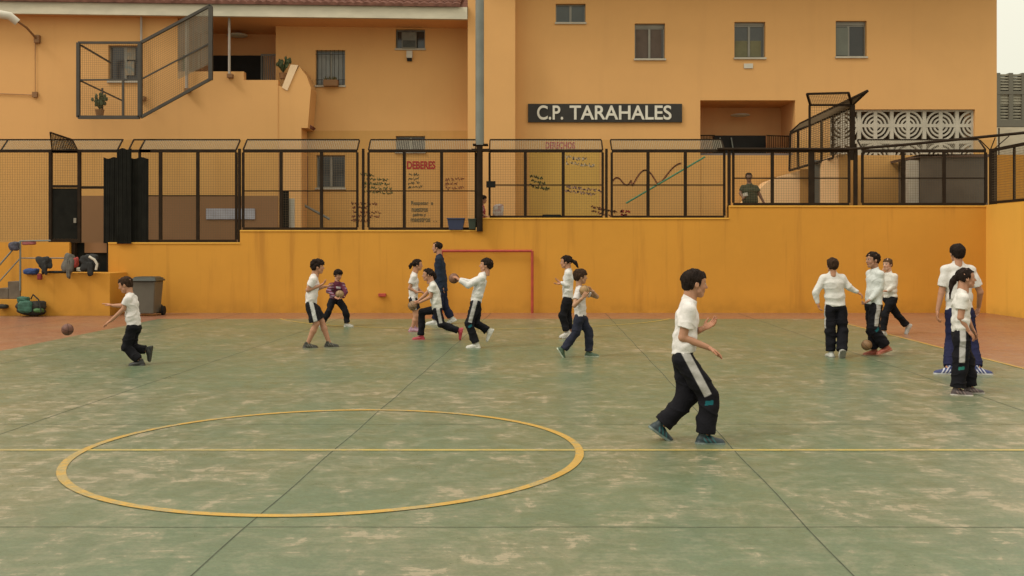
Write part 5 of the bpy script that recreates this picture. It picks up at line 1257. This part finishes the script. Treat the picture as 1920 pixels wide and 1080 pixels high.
# catching boy
person('person', 'boy in long-sleeved white top facing left and catching a brown ball, white shoes', 16.3, 652, 1.46, 184, (911, 497), (905, 514), (892, 566),
       {'L': (((878, 534), 0), ((863, 526), 0), (853, 517), (0, .3, -1), .5), 'R': (((882, 530), 0), ((864, 525), 0), (851, 526), (0, 0, 1), .4)},
       {'L': (((880, 606), 0), ((892, 642), 0), 0, 180), 'R': (((893, 606), 0), ((915, 622), 0), 62, 180)}, hyaw=178, hpitch=6,
       shirt=WLONG, pants=TROU, shoes=((.55, .53, .47), (.62, .60, .55)), hair=('short', HB))
# girl back right of goal
person('person', 'girl with dark ponytail and long white sleeves walking left behind the boy holding a ball', 17.9, 635, 1.46, 172, (1061, 491), (1066, 507), (1064, 560),
       {'L': (((1063, 533), 0), ((1054, 530), 0), (1045, 532), (0, 0, 1), .4), 'R': (((1061, 533), 0), ((1053, 531), 0), (1047, 528), (0, 0, 1), .4)},
       {'L': (((1055, 592), 0), ((1063, 621), 0), 14, 180), 'R': (((1064, 592), 0), ((1070, 622), 0), 0, 180)},
       shirt=WLONG, pants=TROUP, shoes=((.5, .46, .42), (.55, .52, .48)), hair=('pony', HB), pony=[(-.72, 0, -.05), (-.85, 0, -.22), (-.92, 0, -.4)])
# boy with ball at chest
person('person', 'boy in white tee holding a yellowish ball at his chest, right of the goal', 14.9, 670, 1.36, -12, (1089, 519), (1087, 539), (1088, 592),
       {'R': (((1077, 571), -1), ((1093, 556), -1), (1100, 545), (0, 1, 0), .7), 'L': (((1119, 557), -1), ((1110, 545), -1), (1100, 541), (-.6, -.5, 0), .7)},
       {'R': (((1080, 622), 0), ((1056, 655), 0), 58, 0), 'L': (((1104, 622), 0), ((1105, 659), 0), 0, -10)}, hyaw=8,
       shirt=dict(c=(.60, .56, .54), sleeve=.6), pants=dict(c=(.022, .024, .04)), shoes=((.05, .09, .05), (.42, .46, .36)), hair=('full', HBR), skin=(.40, .22, .13))
# back view long sleeve
person('person', 'boy seen from behind with arms held out, long white sleeves and dark trousers', 14.9, 669, 1.45, 88, (1561, 497), (1561, 513), (1566, 573),
       {'L': (((1529, 548), 0), ((1533, 566), 0), (1535, 575)), 'R': (((1591, 537), 0), ((1606, 546), 0), (1613, 550), (0, .3, -1), .6)},
       {'L': (((1557, 618), 0), ((1558, 660), 0), 0, 95), 'R': (((1580, 618), 0), ((1578, 657), -1), 62, 88)},
       shirt=dict(c=(.65, .63, .60), sleeve=2, loose=1.0), pants=dict(TROU, wide=1.12, badge=None), shoes=((.5, .5, .46), (.22, .21, .18)), hair=('buzz', HBR))
# boy left facing long sleeve
person('person', 'taller boy in pale long sleeves facing left, orange-red shoes, with a ball at his feet', 15.1, 667, 1.52, 190, (1636, 487), (1641, 506), (1638, 568),
       {'L': (((1651, 538), 0), ((1632, 560), 0), (1624, 566), (0, 0, 1), .7), 'R': (((1634, 535), 0), ((1627, 558), 0), (1624, 566), (0, 0, 1), .7)},
       {'R': (((1636, 613), 0), ((1638, 658), 0), 0, 188), 'L': (((1637, 613), 0), ((1660, 655), 0), 18, 185, .065)}, hyaw=195,
       shirt=dict(c=(.58, .60, .58), sleeve=2, loose=1.08, hem=.02), pants=dict(TROU, wide=1.2), shoes=((.33, .085, .05), (.36, .16, .10)), hair=('short', HB), skin=(.36, .19, .12))
person('person', 'fair-haired boy in white running, partly hidden behind the boy in orange shoes', 18.7, 628, 1.42, 205, (1664, 496), (1667, 513), (1669, 558),
       {'L': (((1677, 535), 0), ((1664, 545), 0), (1656, 546), (0, 0, 1), .5), 'R': (((1655, 522), 0), ((1658, 515), 0), (1656, 508), (0, 0, 1), .5)},
       {'R': (((1680, 588), 0), ((1700, 612), 0), 60, 195), 'L': (((1659, 590), 0), ((1656, 614), 0), 0, 195)}, hyaw=215,
       shirt=dict(c=(.60, .57, .52), sleeve=2), pants=TROUP, shoes=((.4, .38, .35), (.45, .43, .4)), hair=('short', (.09, .05, .025)), skin=(.55, .32, .22))
# tall boy from behind at right
person('person', 'tall boy seen from behind at the right, white tee, blue trousers and blue striped shoes', 13.1, 699, 1.66, 88, (1795, 476), (1796, 497), (1799, 582),
       {'L': (((1765, 550), 0), ((1758, 582), 0), (1757, 598)), 'R': (((1838, 548), 0), ((1835, 578), 1), (1830, 598))},
       {'L': (((1783, 640), 0), ((1778, 688), -1), 0, 172), 'R': (((1823, 640), 0), ((1833, 688), -1), 0, -20)},
       shirt=dict(c=(.66, .63, .60), sleeve=.72, loose=1.0), pants=dict(c=(.016, .017, .05), wide=.85), shoes=((.03, .04, .13), (.5, .5, .5), (.5, .5, .55)), hair=('buzz', HB), hyp=.15)
# ponytail girl right
person('person', 'girl with long dark ponytail in front of the tall boy at the right', 11.15, 740, 1.41, -14, (1812, 522), (1802, 548), (1801, 622),
       {'R': (((1801, 594), 0), ((1815, 618), 0), (1830, 634), (0, .6, -1), .4), 'L': (((1812, 594), 0), ((1822, 616), 0), (1830, 630), (0, 0, -1), .4)},
       {'R': (((1801, 682), 0), ((1796, 726), 0), 0, -24), 'L': (((1812, 682), 0), ((1819, 724), 0), 0, -5)}, hyaw=-12, hpitch=4,
       shirt=dict(c=(.68, .65, .61), sleeve=.55, loose=1.04, hem=.0), pants=dict(TROU, wide=1.25, badge=(.02, .14, .11)), shoes=((.07, .05, .05), (.50, .47, .42), (.2, .14, .13)), hair=('pony', HB), bodyvox=.006,
       pony=[(-.62, 0, -.10), (-.74, 0, -.38), (-.80, 0, -.68), (-.84, 0, -.95)])
# man behind fence
person('person', 'man in olive green shirt standing behind the fence on the right terrace', 26.0, 447, 1.72, -95, (1404, 332), (1405, 346), (1407, 386),
       {'L': (((1424, 364), 0), ((1433, 381), 0), (1434, 388)), 'R': (((1388, 362), 0), ((1394, 372), -1), (1402, 366), (0, 0, 1), .8)},
       {'L': (((1412, 415), 0), ((1412, 441), 0), 0, -90), 'R': (((1402, 415), 0), ((1402, 441), 0), 0, -90)}, adult=True,
       shirt=dict(c=(.055, .06, .035), sleeve=.6, loose=1.1), pants=dict(c=(.03, .04, .03)), hair=('buzz', HB), skin=(.22, .12, .075), bodyvox=.012, zfloor=1.83, group='adults supervising')
person('person', 'small child in red and white behind the fence, half hidden by the grey pole', 25.9, 463, 1.32, 0, (906, 373), (904, 385), (904, 418),
       {'L': (((904, 400), 0), ((910, 408), 0), (914, 409)), 'R': (((903, 400), 0), ((912, 405), 0), (917, 404))},
       {'L': (((904, 442), 0), ((904, 459), 0), 0, 0), 'R': (((904, 442), 0), ((903, 459), 0), 0, 0)},
       shirt=dict(c=(.38, .05, .06), sleeve=.6, stripes=(.5, .5, .48)), pants=TROUP, hair=('full', HB), bodyvox=.012, zfloor=1.6, group=None)
mb = MB(); mb.bar(W(1393, 366, 25.62), W(1402, 364, 25.6), .05, .09)
tag(mb.build('paper_cup', M_whitep, bevel=.01), 'small white cup in the hand of the man in green', 'cup')
